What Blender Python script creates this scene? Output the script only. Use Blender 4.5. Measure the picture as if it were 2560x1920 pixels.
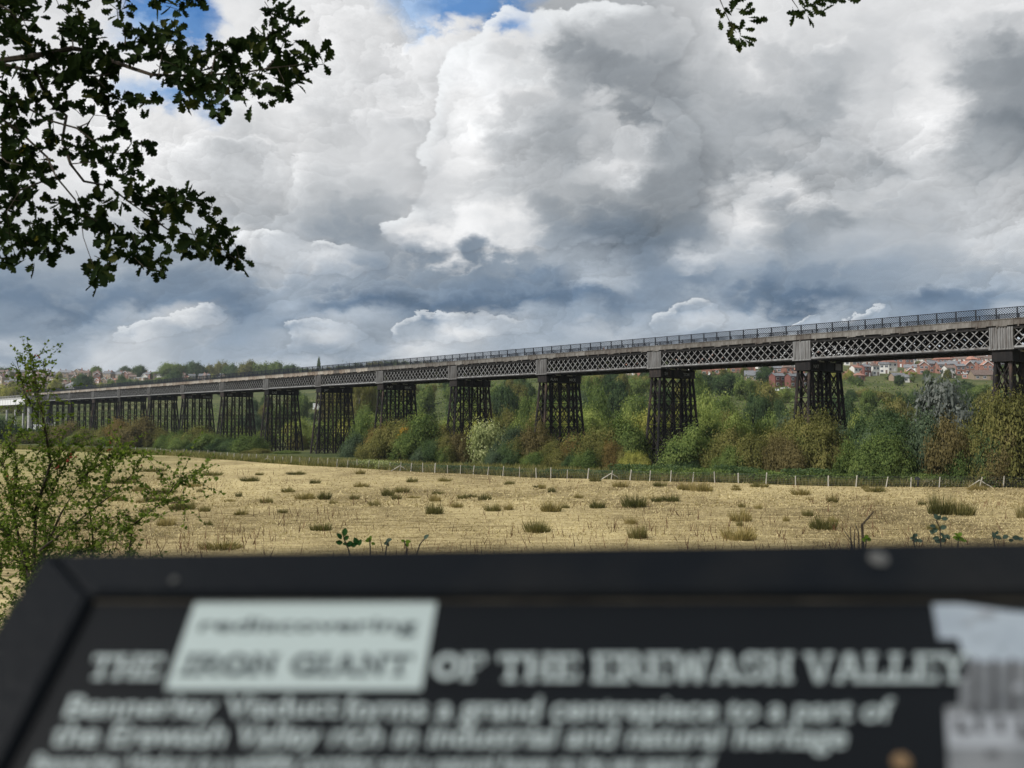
import bpy, bmesh, math, random
import numpy as np
from mathutils import Vector, Matrix, Euler

# ------------------------------------------------------------------ scene, camera, sky, sun, exposure
scene = bpy.context.scene
for o in list(bpy.data.objects):
    bpy.data.objects.remove(o)
COL = scene.collection
F = 2400.0 / 2560.0                 # focal length in picture widths
PITCH = 0.0405

cam_data = bpy.data.cameras.new('camera')
cam_data.sensor_width = 36.0
cam_data.lens = 36.0 * F
cam_data.clip_start = 0.02
cam_data.clip_end = 20000.0
cam_data.dof.use_dof = True
cam_data.dof.focus_distance = 90.0
cam_data.dof.aperture_fstop = 6.9
camera = bpy.data.objects.new('camera', cam_data)
COL.objects.link(camera)
camera.location = (0, 0, 0)
camera.rotation_euler = (math.pi / 2 + PITCH, 0, 0)
scene.camera = camera

scene.view_settings.view_transform = 'Standard'
scene.view_settings.look = 'None'
scene.view_settings.exposure = 0.0
scene.view_settings.gamma = 1.0
scene.view_settings.use_curve_mapping = False
scene.render.engine = 'CYCLES'
scene.cycles.max_bounces = 5
scene.cycles.diffuse_bounces = 3
scene.cycles.glossy_bounces = 2
scene.cycles.transmission_bounces = 3
scene.cycles.transparent_max_bounces = 6
scene.cycles.caustics_reflective = False
scene.cycles.caustics_refractive = False
scene.cycles.use_denoising = True

SUN_AZ = math.radians(-126.0)       # left of the view and a little behind it
SUN_EL = math.radians(44.0)
SUN_DIR = Vector((math.sin(SUN_AZ) * math.cos(SUN_EL), math.cos(SUN_AZ) * math.cos(SUN_EL), math.sin(SUN_EL)))


class Nodes:
    """Small helper to write node trees as arithmetic."""
    def __init__(self, tree):
        self.t = tree
        self.n = tree.nodes
        self.l = tree.links

    def new(self, kind, **kw):
        n = self.n.new(kind)
        for k, v in kw.items():
            setattr(n, k, v)
        return n

    def put(self, sock, v):
        if v is None:
            return
        if isinstance(v, bpy.types.NodeSocket):
            self.l.new(v, sock)
        else:
            sock.default_value = v

    def m(self, op, a, b=None, c=None, clamp=False):
        n = self.new('ShaderNodeMath', operation=op, use_clamp=clamp)
        for i, v in enumerate((a, b, c)):
            self.put(n.inputs[i], v)
        return n.outputs[0]

    def v(self, op, a, b=None, scale=None):
        n = self.new('ShaderNodeVectorMath', operation=op)
        self.put(n.inputs[0], a)
        if b is not None:
            self.put(n.inputs[1], b)
        if scale is not None:
            self.put(n.inputs['Scale'], scale)
        return n.outputs[1] if op in ('LENGTH', 'DOT_PRODUCT', 'DISTANCE') else n.outputs[0]

    def xyz(self, x, y, z):
        n = self.new('ShaderNodeCombineXYZ')
        for i, v in enumerate((x, y, z)):
            self.put(n.inputs[i], v)
        return n.outputs[0]

    def sep(self, v):
        n = self.new('ShaderNodeSeparateXYZ')
        self.put(n.inputs[0], v)
        return n.outputs[0], n.outputs[1], n.outputs[2]

    def noise(self, vec, scale, detail=4.0, rough=0.5, lac=2.0, dist=0.0, color=False):
        n = self.new('ShaderNodeTexNoise')
        self.put(n.inputs['Vector'], vec)
        for k, v in (('Scale', scale), ('Detail', detail), ('Roughness', rough), ('Lacunarity', lac), ('Distortion', dist)):
            self.put(n.inputs[k], v)
        return n.outputs['Color' if color else 'Fac']

    def billow(self, vec, scale, detail=3.0, rough=0.5):
        n = self.new('ShaderNodeTexVoronoi', feature='SMOOTH_F1')
        n.normalize = True
        self.put(n.inputs['Vector'], vec)
        for k, v in (('Scale', scale), ('Detail', detail), ('Roughness', rough), ('Lacunarity', 2.1), ('Smoothness', 0.35)):
            self.put(n.inputs[k], v)
        return self.m('SUBTRACT', 1.0, n.outputs['Distance'])

    def mix(self, f, a, b, kind='MIX'):
        n = self.new('ShaderNodeMix', data_type='RGBA', blend_type=kind)
        self.put(n.inputs[0], f)
        self.put(n.inputs[6], a)
        self.put(n.inputs[7], b)
        return n.outputs[2]

    def ramp(self, f, stops, interp='LINEAR'):
        n = self.new('ShaderNodeValToRGB')
        cr = n.color_ramp
        cr.interpolation = interp
        while len(cr.elements) < len(stops):
            cr.elements.new(0.5)
        for e, (p, c) in zip(cr.elements, stops):
            e.position = p
            e.color = (c[0], c[1], c[2], 1.0)
        self.put(n.inputs[0], f)
        return n.outputs[0]

    def smooth(self, x, a, b, lo=0.0, hi=1.0):
        n = self.new('ShaderNodeMapRange', interpolation_type='SMOOTHSTEP')
        self.put(n.inputs[0], x)
        for i, v in enumerate((a, b, lo, hi)):
            n.inputs[1 + i].default_value = v
        return n.outputs[0]


def srgb(r, g, b):
    f = lambda c: c / 12.92 if c <= 0.04045 else ((c + 0.055) / 1.055) ** 2.4
    return (f(r / 255.0), f(g / 255.0), f(b / 255.0))


# cloud tones by direction: rows are heights above the horizon, columns run from left to right
SKY_ROWS = [
    (0, '85 88 88 -58 -54 90 91 92 88 -80 -60 -62 73 73 74 80 92 88 88 88 88 90 90'),
    (50, '88 90 90 -78 -60 92 92 93 90 92 93 90 70 69 70 78 92 86 82 84 86 84 80'),
    (100, '90 92 92 92 93 93 93 92 90 90 100 82 60 58 62 76 90 78 74 82 90 72 66'),
    (150, '90 92 93 94 94 93 93 89 87 88 100 92 68 58 60 72 82 76 72 84 92 64 58'),
    (200, '90 92 93 -82 -66 94 92 88 90 92 97 80 74 80 64 68 70 72 66 82 93 62 58'),
    (250, '90 92 93 93 94 82 90 84 86 82 99 80 66 78 60 66 68 64 68 84 98 56 50'),
    (300, '90 92 92 93 88 77 88 85 86 86 95 75 66 88 62 64 69 76 74 82 90 62 58'),
    (350, '88 90 90 92 86 79 82 80 84 82 93 76 71 80 58 58 66 66 72 66 80 65 66'),
    (400, '86 88 88 88 84 78 77 76 77 84 85 75 70 66 56 58 78 88 74 78 78 74 78'),
    (450, '80 82 82 84 80 72 72 70 66 76 96 94 62 54 48 56 92 64 60 70 76 78 82'),
    (500, '72 74 76 76 74 86 78 62 59 94 98 88 60 49 46 56 84 60 72 74 74 82 80'),
    (550, '66 68 68 68 62 70 80 84 68 58 54 60 68 66 54 80 74 62 68 70 70 70 76'),
    (600, '59 59 59 56 53 58 65 69 61 55 52 52 54 73 57 55 64 56 58 62 67 66 69'),
    (640, '50 49 49 51 52 50 66 50 43 43 42 43 44 49 58 70 50 43 44 58 44 50 60'),
    (680, '57 61 63 71 85 59 59 73 71 55 77 73 63 61 67 79 73 67 69 65 57 53 73'),
    (720, '73 67 75 83 69 61 69 81 67 71 89 69 67 75 71 65 71 79 73 69 73 67 79'),
    (755, '64 66 82 80 68 66 66 64 66 86 76 68 72 70 76 74 80 90 98 90 84 90 84'),
    (800, '74 76 76 78 78 78 76 76 76 78 80 80 82 82 84 86 88 88 88 88 88 88 88'),
]


HEAPS = [(1010, 165, 62, 75), (985, 265, 58, 62), (960, 370, 62, 62), (900, 505, 75, 34), (1000, 490, 85, 42), (1130, 460, 105, 60), (1280, 430, 120, 85), (1400, 400, 90, 75), (1200, 330, 120, 95), (1150, 215, 100, 90),
         (1320, 250, 110, 100), (1420, 300, 80, 90), (1090, 55, 36, 42), (1250, 70, 130, 70), (1400, 55, 100, 60), (1300, 300, 60, 50),
         (560, 515, 46, 28), (600, 530, 40, 28), (510, 545, 46, 24), (690, 552, 46, 26), (745, 562, 48, 24), (800, 570, 46, 18), (640, 570, 60, 22),
         
         (870, 715, 40, 20), (905, 695, 34, 24), (950, 705, 44, 30), (1010, 690, 44, 26), (1060, 705, 40, 22), (1120, 700, 50, 18),
         (660, 735, 44, 18), (700, 715, 40, 24), (745, 725, 40, 18), (640, 700, 34, 16), (400, 690, 44, 22), (445, 675, 34, 20), (350, 710, 50, 18), (280, 725, 50, 18),
         (1720, 705, 30, 14), (1760, 695, 30, 16), (1860, 690, 34, 16), (1900, 678, 30, 18), (1480, 680, 40, 30), (1520, 670, 34, 26), (1450, 700, 44, 22)]


def sky_tone(v, row):
    low = min(1.0, max(0.0, (row - 420) / 200.0))
    if v < 0:                                            # a gap of blue
        k = (-v - 50) / 50.0
        return srgb(62 + 210 * k * .8, 118 + 150 * k * .8, 186 + 80 * k * .8)
    g = v / 100.0 * 255
    dark = min(1.0, max(0.0, (93 - v) / 45.0))
    tr, tg, tb = -8 - 15 * low, -1.0 - 1 * low, 5 + 17 * low
    return srgb(min(252, g + tr * dark), min(253, g + tg * dark), min(254, g + tb * dark))


def build_world():
    world = bpy.data.worlds.new('World')
    scene.world = world
    world.use_nodes = True
    t = world.node_tree
    t.nodes.clear()
    N = Nodes(t)
    d = N.new('ShaderNodeTexCoord').outputs['Generated']
    x, y, z = N.sep(d)
    hor = N.m('SQRT', N.m('ADD', N.m('MULTIPLY', x, x), N.m('MULTIPLY', y, y)))
    ysafe = N.m('MAXIMUM', y, 0.15)
    # clouds shrink and flatten towards the horizon
    el = N.m('MAXIMUM', N.m('DIVIDE', z, N.m('MAXIMUM', hor, 0.05)), 0.0)
    flat = N.m('MULTIPLY', N.m('POWER', N.m('ADD', el, 0.02), 0.7), 1.35)
    q = N.xyz(x, y, flat)
    u = N.m('DIVIDE', x, ysafe)
    w = N.m('DIVIDE', z, ysafe)
    size = N.m('ADD', N.m('MULTIPLY', N.m('MINIMUM', el, 0.5), 1.5), 0.36)
    # billowing outlines: the tone map is looked up through several octaves of displacement
    n1 = N.noise(q, 6.0, 4.0, 0.55, color=True)
    n2 = N.noise(q, 26.0, 6.0, 0.62, color=True)
    v1 = N.v('SUBTRACT', n1, (0.5, 0.5, 0.5))
    v2 = N.v('SUBTRACT', n2, (0.5, 0.5, 0.5))
    qn = N.v('ADD', N.v('ADD', q, N.v('SCALE', v1, scale=0.16)), N.v('SCALE', v2, scale=0.055))
    light = (-0.62, 0.0, 0.78)
    hs, ls = [], []
    for sc in (8.0, 19.0, 47.0):
        vo = N.new('ShaderNodeTexVoronoi', feature='F1')
        N.put(vo.inputs['Vector'], qn)
        vo.inputs['Scale'].default_value = sc
        dd = vo.outputs['Distance']
        hs.append(N.m('SUBTRACT', 0.55, N.m('MULTIPLY', dd, dd)))
        ls.append(N.m('MULTIPLY', N.v('DOT_PRODUCT', N.v('SUBTRACT', qn, vo.outputs['Position']), light), sc))
    a1, c1, e1 = N.sep(v1)
    a2, c2, e2 = N.sep(v2)
    bb = N.m('ADD', N.m('ADD', N.m('MULTIPLY', hs[0], 0.45), N.m('MULTIPLY', hs[1], 0.28)), N.m('MULTIPLY', hs[2], 0.12))
    lit = N.m('ADD', N.m('ADD', N.m('MULTIPLY', ls[0], 0.42), N.m('MULTIPLY', ls[1], 0.40)), N.m('MULTIPLY', ls[2], 0.30))
    puffy = N.smooth(N.noise(q, 4.0, 2.0, 0.5), 0.40, 0.62, 0.32, 1.0)
    du = N.m('ADD', N.m('ADD', N.m('MULTIPLY', a1, 0.065), N.m('MULTIPLY', a2, 0.06)), N.m('MULTIPLY', N.m('SUBTRACT', bb, 0.3), 0.09))
    dw = N.m('ADD', N.m('ADD', N.m('MULTIPLY', c1, 0.045), N.m('MULTIPLY', c2, 0.045)), N.m('MULTIPLY', N.m('SUBTRACT', bb, 0.3), -0.12))
    uu = N.m('ADD', u, N.m('MULTIPLY', du, size))
    ww = N.m('ADD', w, N.m('MULTIPLY', dw, size))
    fu = N.m('MULTIPLY_ADD', uu, 1.0 / 1.07, 0.5, clamp=True)
    col = None
    rows = []
    for yy, txt in SKY_ROWS:
        vals = [float(s) for s in txt.split()]
        stops = []
        for i, vv in enumerate(vals):
            uc = (i * 100 * 2560 / 2212 - 1280) / 2400.0
            stops.append((min(1, max(0, uc / 1.07 + 0.5)), sky_tone(vv, yy)))
        rows.append(((1057 - yy * 2560 / 2212) / 2400.0, stops))
    rows.sort(key=lambda r: r[0])
    for i, (wr, stops) in enumerate(rows):
        c = N.ramp(fu, stops, 'EASE' if True else 'LINEAR')
        if col is None:
            col = c
        else:
            col = N.mix(N.smooth(ww, rows[i - 1][0], wr), col, c)
    # the nearer cumulus heaps have crisp lit rims against the layers behind them
    hu = N.m('ADD', u, N.m('ADD', N.m('MULTIPLY', a1, 0.022), N.m('MULTIPLY', a2, N.smooth(w, 0.10, 0.30, 0.055, 0.034))))
    hw = N.m('ADD', w, N.m('ADD', N.m('MULTIPLY', c1, 0.020), N.m('MULTIPLY', c2, N.smooth(w, 0.10, 0.30, 0.034, 0.028))))
    pv = N.xyz(hu, hw, 0.0)
    D, G = None, None
    for bx, by, rx, ry in HEAPS:
        cu_, cw_ = (bx * 2560 / 2212 - 1280) / 2400.0, (1057 - by * 2560 / 2212) / 2400.0
        iu, iw = 2400.0 * 2212 / 2560 / rx * .83, 2400.0 * 2212 / 2560 / ry * .83
        vv = N.v('MULTIPLY', N.v('SUBTRACT', pv, (cu_, cw_, 0.0)), (iu, iw, 0.0))
        ge = N.m('POWER', 2.7183, N.m('MULTIPLY', N.v('DOT_PRODUCT', vv, vv), -1.0))
        gr = N.m('MULTIPLY', ge, N.v('DOT_PRODUCT', vv, (-0.80, 1.0, 0.0)))
        D = ge if D is None else N.m('ADD', D, ge)
        G = gr if G is None else N.m('ADD', G, gr)
    Dd = N.m('ADD', D, N.m('ADD', N.m('MULTIPLY', N.m('SUBTRACT', bb, 0.30), 1.05), N.m('MULTIPLY', e2, 0.45)))
    front = N.m('MULTIPLY', N.smooth(u, -0.56, -0.50), N.smooth(y, 0.2, 0.35))
    inside_h = N.m('MULTIPLY', N.smooth(Dd, 0.49, 0.59), front)
    near_out = N.m('MULTIPLY', N.m('MULTIPLY', N.smooth(Dd, 0.15, 0.52), N.m('SUBTRACT', 1.0, N.smooth(Dd, 0.50, 0.60))), front)
    rim = N.m('MULTIPLY', inside_h, N.smooth(Dd, 0.58, 1.30, 1.0, 0.0))
    facing = N.smooth(G, 0.10, 0.75, -0.22, 1.0)
    col = N.v('SCALE', col, scale=N.m('SUBTRACT', 1.0, N.m('MULTIPLY', near_out, 0.13)))
    col = N.mix(N.m('MULTIPLY', N.m('MAXIMUM', N.m('MULTIPLY', rim, facing), 0.0), N.smooth(w, 0.08, 0.26, 0.50, 0.85)), col, (0.93, 0.95, 0.96, 1))
    # elsewhere in the sky: the same kind of broken cloud
    gen = N.noise(q, 2.6, 5.0, 0.62, dist=0.4)
    gcol = N.ramp(N.m('ADD', gen, N.m('MULTIPLY', bb, 0.2)), [
        (0.30, srgb(110, 150, 200)), (0.40, srgb(200, 208, 216)), (0.50, srgb(226, 230, 234)),
        (0.58, srgb(165, 172, 180)), (0.72, srgb(136, 146, 158))])
    inside = N.m('MULTIPLY', N.smooth(N.m('ABSOLUTE', u), 0.56, 0.85, 1.0, 0.0),
                 N.m('MULTIPLY', N.smooth(w, 0.46, 0.70, 1.0, 0.0), N.smooth(y, 0.2, 0.35)))
    col = N.mix(inside, gcol, col)
    # light from upper left models the puffs
    fade = N.m('MULTIPLY', N.smooth(el, 0.02, 0.14, 0.7, 1.0), puffy)
    gain = N.m('ADD', 1.0, N.m('MULTIPLY', N.m('ADD', N.m('MULTIPLY', lit, 0.36), N.m('MULTIPLY', e2, 0.5)), fade))
    col = N.v('SCALE', col, scale=N.m('MINIMUM', N.m('MAXIMUM', gain, 0.6), 1.4))
    # below the horizon: dull ground colour seen only past the edge of the ground
    col = N.mix(N.smooth(z, -0.02, 0.0), (0.12, 0.13, 0.10, 1), col)
    sky = N.new('ShaderNodeTexSky', sky_type='NISHITA')
    sky.sun_disc = False
    sky.sun_elevation = SUN_EL
    sky.sun_rotation = SUN_AZ
    bg_sky = N.new('ShaderNodeBackground')
    N.put(bg_sky.inputs[0], sky.outputs[0])
    bg_sky.inputs[1].default_value = 0.1
    # the clouds are written in display values; strength 0.1 like the clear sky behind them
    bg_cloud = N.new('ShaderNodeBackground')
    N.put(bg_cloud.inputs[0], N.v('SCALE', col, scale=10.0))
    bg_cloud.inputs[1].default_value = 0.1
    mixs = N.new('ShaderNodeMixShader')
    mixs.inputs[0].default_value = 0.96
    N.l.new(bg_sky.outputs[0], mixs.inputs[1])
    N.l.new(bg_cloud.outputs[0], mixs.inputs[2])
    out = N.new('ShaderNodeOutputWorld')
    N.l.new(mixs.outputs[0], out.inputs[0])
    world.cycles.sampling_method = 'MANUAL'
    world.cycles.sample_map_resolution = 512


build_world()
sun_data = bpy.data.lights.new('sun', 'SUN')
sun_data.energy = 5.0
sun_data.angle = math.radians(7.0)
sun_data.color = (1.0, 0.96, 0.90)
sun = bpy.data.objects.new('sun', sun_data)
COL.objects.link(sun)
sun.rotation_euler = SUN_DIR.to_track_quat('Z', 'Y').to_euler()
sun.location = (-60, -20, 60)

# ------------------------------------------------------------------ helpers
rng = random.Random(7)
CP, SP = math.cos(PITCH), math.sin(PITCH)


def ray(px, py):
    """Direction through a point of the 2560 x 1920 photograph, scaled to one metre of depth."""
    a, b = (px - 1280) / 2400.0, (960 - py) / 2400.0
    y, z = CP - SP * b, SP + CP * b
    return Vector((a / y, 1.0, z / y))


def at(px, py, depth):
    return ray(px, py) * depth


def to_px(p):
    y = CP * p[1] + SP * p[2]
    z = -SP * p[1] + CP * p[2]
    return 1280 + 2400 * p[0] / y, 960 - 2400 * z / y


def sstep(t):
    t = min(1.0, max(0.0, t))
    return t * t * (3 - 2 * t)


def terrain(x, y):
    r = math.hypot(x, y)
    # the bank the visitor stands on, then the flat valley floor
    z = -1.15 + (-6.5 + 1.15) * sstep((y - 2.2) / 20.0) - 0.25 * math.sin(min(1.0, max(0, y) / 3.0) * math.pi) * 0.3
    if y > 24:
        z = -6.5 + 0.10 * math.sin(x * 0.043 + 1.0) * math.sin(y * 0.031) + 0.05 * math.sin(x * 0.17) * math.sin(y * 0.13 + 2)
    a = x / max(y, 1.0)
    k = sstep((a + 0.28) / 0.36)
    y0 = 370 + (232 - 370) * k
    y1 = 1010 + (740 - 1010) * k
    zc = 46 + (51 - 46) * k + 3.0 * math.sin(x * 0.011 + 0.8)
    if y > y0:
        t = (y - y0) / (y1 - y0)
        if t < 1:
            z += (zc + 6.5) * (0.25 * t * t * (3 - 2 * t) + 0.75 * t ** 1.12)
        else:
            z += (zc + 6.5) * (1.0 - 0.25 * sstep((t - 1) / 1.5))
    return z


def hit(px, py):
    """Where the view through a photo point meets the ground."""
    d = ray(px, py)
    y, step = 3.0, 1.0
    while y < 2500:
        if terrain(d.x * y, y) > d.z * y:
            lo, hi = y - step, y
            for _ in range(25):
                m = (lo + hi) / 2
                if terrain(d.x * m, m) > d.z * m:
                    hi = m
                else:
                    lo = m
            return Vector((d.x * hi, hi, terrain(d.x * hi, hi)))
        step = max(0.5, y * 0.01)
        y += step
    return None


class MB:
    """Collects boxes, bars, tubes and sheets for one mesh."""
    def __init__(self):
        self.v, self.f, self.mi = [], [], []

    def quad(self, a, b, c, d, mi=0):
        n = len(self.v)
        self.v += [tuple(a), tuple(b), tuple(c), tuple(d)]
        self.f.append((n, n + 1, n + 2, n + 3))
        self.mi.append(mi)

    def tri(self, a, b, c, mi=0):
        n = len(self.v)
        self.v += [tuple(a), tuple(b), tuple(c)]
        self.f.append((n, n + 1, n + 2))
        self.mi.append(mi)

    def poly(self, pts, mi=0):
        n = len(self.v)
        self.v += [tuple(p) for p in pts]
        self.f.append(tuple(range(n, n + len(pts))))
        self.mi.append(mi)

    def hexa(self, p, mi=0):
        n = len(self.v)
        self.v += [tuple(q) for q in p]
        for f in ((0, 3, 2, 1), (4, 5, 6, 7), (0, 1, 5, 4), (1, 2, 6, 5), (2, 3, 7, 6), (3, 0, 4, 7)):
            self.f.append(tuple(n + i for i in f))
            self.mi.append(mi)

    def box(self, x0, x1, y0, y1, z0, z1, mi=0):
        self.hexa([(x0, y0, z0), (x1, y0, z0), (x1, y1, z0), (x0, y1, z0),
                   (x0, y0, z1), (x1, y0, z1), (x1, y1, z1), (x0, y1, z1)], mi)

    def bar(self, p, q, w, t, side=None, mi=0):
        """Rectangular bar from p to q, w wide across `side`, t thick along it."""
        p, q = Vector(p), Vector(q)
        d = (q - p).normalized()
        s = Vector(side) if side is not None else (Vector((0, 0, 1)) if abs(d.z) < 0.9 else Vector((0, 1, 0)))
        c = d.cross(s).normalized() * (w / 2)
        s = d.cross(c).normalized() * (t / 2)
        self.hexa([p - c - s, p + c - s, p + c + s, p - c + s, q - c - s, q + c - s, q + c + s, q - c + s], mi)

    def tube(self, pts, radii, n=7, mi=0, cap=True):
        pts = [Vector(p) for p in pts]
        base = len(self.v)
        ref = Vector((0.31, 0.23, 0.92)).normalized()
        for i, p in enumerate(pts):
            d = (pts[min(i + 1, len(pts) - 1)] - pts[max(i - 1, 0)])
            d = d.normalized() if d.length > 1e-9 else Vector((0, 0, 1))
            a = d.cross(ref)
            a = a.normalized() if a.length > 1e-3 else d.cross(Vector((1, 0, 0))).normalized()
            b = d.cross(a)
            for j in range(n):
                t = 2 * math.pi * j / n
                self.v.append(tuple(p + (a * math.cos(t) + b * math.sin(t)) * radii[i]))
        for i in range(len(pts) - 1):
            for j in range(n):
                k = (j + 1) % n
                self.f.append((base + i * n + j, base + i * n + k, base + (i + 1) * n + k, base + (i + 1) * n + j))
                self.mi.append(mi)
        if cap:
            self.f.append(tuple(base + (len(pts) - 1) * n + j for j in range(n)))
            self.mi.append(mi)

    def mesh(self, name):
        me = bpy.data.meshes.new(name)
        me.from_pydata(self.v, [], self.f)
        if any(self.mi):
            me.polygons.foreach_set('material_index', self.mi)
        me.update()
        return me


def link(name, me, mats=None, parent=None, loc=None, rot=None, scale=None):
    o = bpy.data.objects.new(name, me)
    COL.objects.link(o)
    if parent is not None:
        o.parent = parent
    if loc is not None:
        o.location = loc
    if rot is not None:
        o.rotation_euler = rot
    if scale is not None:
        o.scale = scale if hasattr(scale, '__len__') else (scale,) * 3
    if mats is not None and me is not None:
        mats = mats if isinstance(mats, (list, tuple)) else [mats]
        if len(me.materials) == 0:
            for m in mats:
                me.materials.append(m)
        else:
            for i, m in enumerate(mats):
                if me.materials[i] != m:
                    o.material_slots[i].link = 'OBJECT'
                    o.material_slots[i].material = m
    return o


def thing(name, label, cat, loc=(0, 0, 0), rotz=0.0, group=None):
    o = link(name, None, None, None, loc, (0, 0, rotz))
    return tag(o, label, cat, group)


def tag(o, label, cat, group=None):
    o['label'] = label
    o['category'] = cat
    if group:
        o['group'] = group
    return o


def kind(o, k):
    o['kind'] = k
    return o


# ------------------------------------------------------------------ materials
def principled(name, rough=0.7, spec=0.3, metal=0.0):
    m = bpy.data.materials.new(name)
    m.use_nodes = True
    t = m.node_tree
    b = t.nodes['Principled BSDF']
    b.inputs['Roughness'].default_value = rough
    b.inputs['Specular IOR Level'].default_value = spec
    b.inputs['Metallic'].default_value = metal
    return m, Nodes(t), b


def mottled(name, cols, scale=2.0, detail=6.0, rough=0.75, spec=0.25, metal=0.0, bump=0.0, stretch=(1, 1, 1), rand=0.0,
            world=False, bscale=None):
    """Colour wandering between several tones with noise; optional fine bump and per object shift."""
    m, N, b = principled(name, rough, spec, metal)
    if world:
        co = N.new('ShaderNodeNewGeometry').outputs['Position']
    else:
        co = N.new('ShaderNodeTexCoord').outputs['Object']
    co2 = N.v('MULTIPLY', co, stretch)
    f = N.noise(co2, scale, detail, 0.62)
    if rand:
        r = N.new('ShaderNodeObjectInfo').outputs['Random']
        f = N.m('ADD', f, N.m('MULTIPLY', N.m('SUBTRACT', r, 0.5), rand))
    n = len(cols)
    c = N.ramp(f, [(0.28 + 0.44 * i / max(1, n - 1), cc) for i, cc in enumerate(cols)])
    N.put(b.inputs['Base Color'], c)
    if bump:
        bn = N.new('ShaderNodeBump')
        bn.inputs['Strength'].default_value = bump
        bn.inputs['Distance'].default_value = 0.02
        N.put(bn.inputs['Height'], N.noise(co2, bscale or scale * 4, 5.0, 0.6))
        N.put(b.inputs['Normal'], bn.outputs[0])
    return m


def foliage(name, cols, trans=0.42, vary=0.22, scale=0.35):
    """Leaves: each small blade takes its own tone, whole plants and clumps differ a little too."""
    m = bpy.data.materials.new(name)
    m.use_nodes = True
    t = m.node_tree
    t.nodes.clear()
    N = Nodes(t)
    g = N.new('ShaderNodeNewGeometry')
    oi = N.new('ShaderNodeObjectInfo')
    clump = N.noise(g.outputs['Position'], scale, 2.0, 0.5)
    f = N.m('ADD', N.m('MULTIPLY', g.outputs['Random Per Island'], 0.55), N.m('MULTIPLY', clump, 0.9))
    f = N.m('ADD', f, N.m('MULTIPLY', N.m('SUBTRACT', oi.outputs['Random'], 0.5), vary))
    f = N.m('SUBTRACT', f, 0.22)
    n = len(cols)
    c = N.ramp(f, [(0.12 + 0.76 * i / max(1, n - 1), cc) for i, cc in enumerate(cols)])
    d = N.new('ShaderNodeBsdfDiffuse')
    N.put(d.inputs[0], c)
    tr = N.new('ShaderNodeBsdfTranslucent')
    N.put(tr.inputs[0], N.v('MULTIPLY', c, (1.15, 1.25, 0.6)))
    mx = N.new('ShaderNodeMixShader')
    mx.inputs[0].default_value = trans
    N.l.new(d.outputs[0], mx.inputs[1])
    N.l.new(tr.outputs[0], mx.inputs[2])
    o = N.new('ShaderNodeOutputMaterial')
    N.l.new(mx.outputs[0], o.inputs[0])
    return m


LEAF = {
    'dark green': foliage('leaf_dark_green', [(0.022, 0.041, 0.020), (0.046, 0.076, 0.034), (0.076, 0.115, 0.049), (0.122, 0.165, 0.067)]),
    'mid green': foliage('leaf_mid_green', [(0.041, 0.066, 0.022), (0.083, 0.122, 0.039), (0.137, 0.183, 0.055), (0.201, 0.244, 0.079)]),
    'light green': foliage('leaf_light_green', [(0.088, 0.117, 0.032), (0.152, 0.195, 0.055), (0.232, 0.275, 0.083), (0.329, 0.354, 0.116)]),
    'yellow green': foliage('leaf_yellow_green', [(0.122, 0.134, 0.034), (0.213, 0.220, 0.055), (0.311, 0.305, 0.083), (0.415, 0.378, 0.122)]),
    'olive': foliage('leaf_olive', [(0.059, 0.063, 0.022), (0.110, 0.112, 0.037), (0.171, 0.166, 0.056), (0.244, 0.220, 0.083)]),
    'rust brown': foliage('leaf_rust_brown', [(.068, .058, .024), (.122, .098, .038), (.175, .132, .050), (.225, .150, .058)]),
    'brown': foliage('leaf_brown', [(0.061, 0.054, 0.024), (0.107, 0.090, 0.039), (0.159, 0.132, 0.059), (0.207, 0.171, 0.079)]),
    'orange': foliage('leaf_orange', [(0.244, 0.104, 0.018), (0.439, 0.195, 0.027), (0.500, 0.305, 0.043), (0.500, 0.390, 0.073)]),
    'grey green': foliage('leaf_grey_green', [(0.061, 0.079, 0.051), (0.110, 0.137, 0.085), (0.171, 0.201, 0.128), (0.244, 0.275, 0.183)]),
    'silver grey': foliage('leaf_silver_grey', [(.040, .050, .045), (.080, .095, .086), (.135, .150, .138), (.205, .218, .205)]),
    'pale green': foliage('leaf_pale_green', [(0.104, 0.128, 0.049), (0.207, 0.238, 0.100), (0.354, 0.378, 0.177), (0.500, 0.500, 0.305)]),
    'blue green': foliage('leaf_blue_green', [(.032, .050, .032), (.060, .088, .052), (.098, .134, .080), (.145, .185, .112)]),
}
BARK = mottled('bark', [(.030, .024, .018), (.060, .048, .036), (.10, .085, .065)], 6.0, rough=0.95, spec=0.1, bump=0.4)
BARK_PALE = mottled('bark_pale', [(.20, .19, .16), (.34, .33, .29), (.46, .45, .41)], 4.0, rough=0.9, spec=0.1)
STRAW = foliage('dry_straw', [(.17, .128, .064), (.31, .248, .128), (.45, .372, .20), (.55, .465, .27)], trans=0.15, vary=0.0, scale=0.12)
RUSH = foliage('rush_blades', [(.046, .050, .018), (.092, .090, .032), (.165, .145, .055), (.26, .21, .095)], trans=0.25, vary=0.45, scale=0.8)
DOCK = foliage('dry_dock', [(.05, .026, .016), (.095, .052, .030), (.15, .085, .05)], trans=0.1, vary=0.2)

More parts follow.
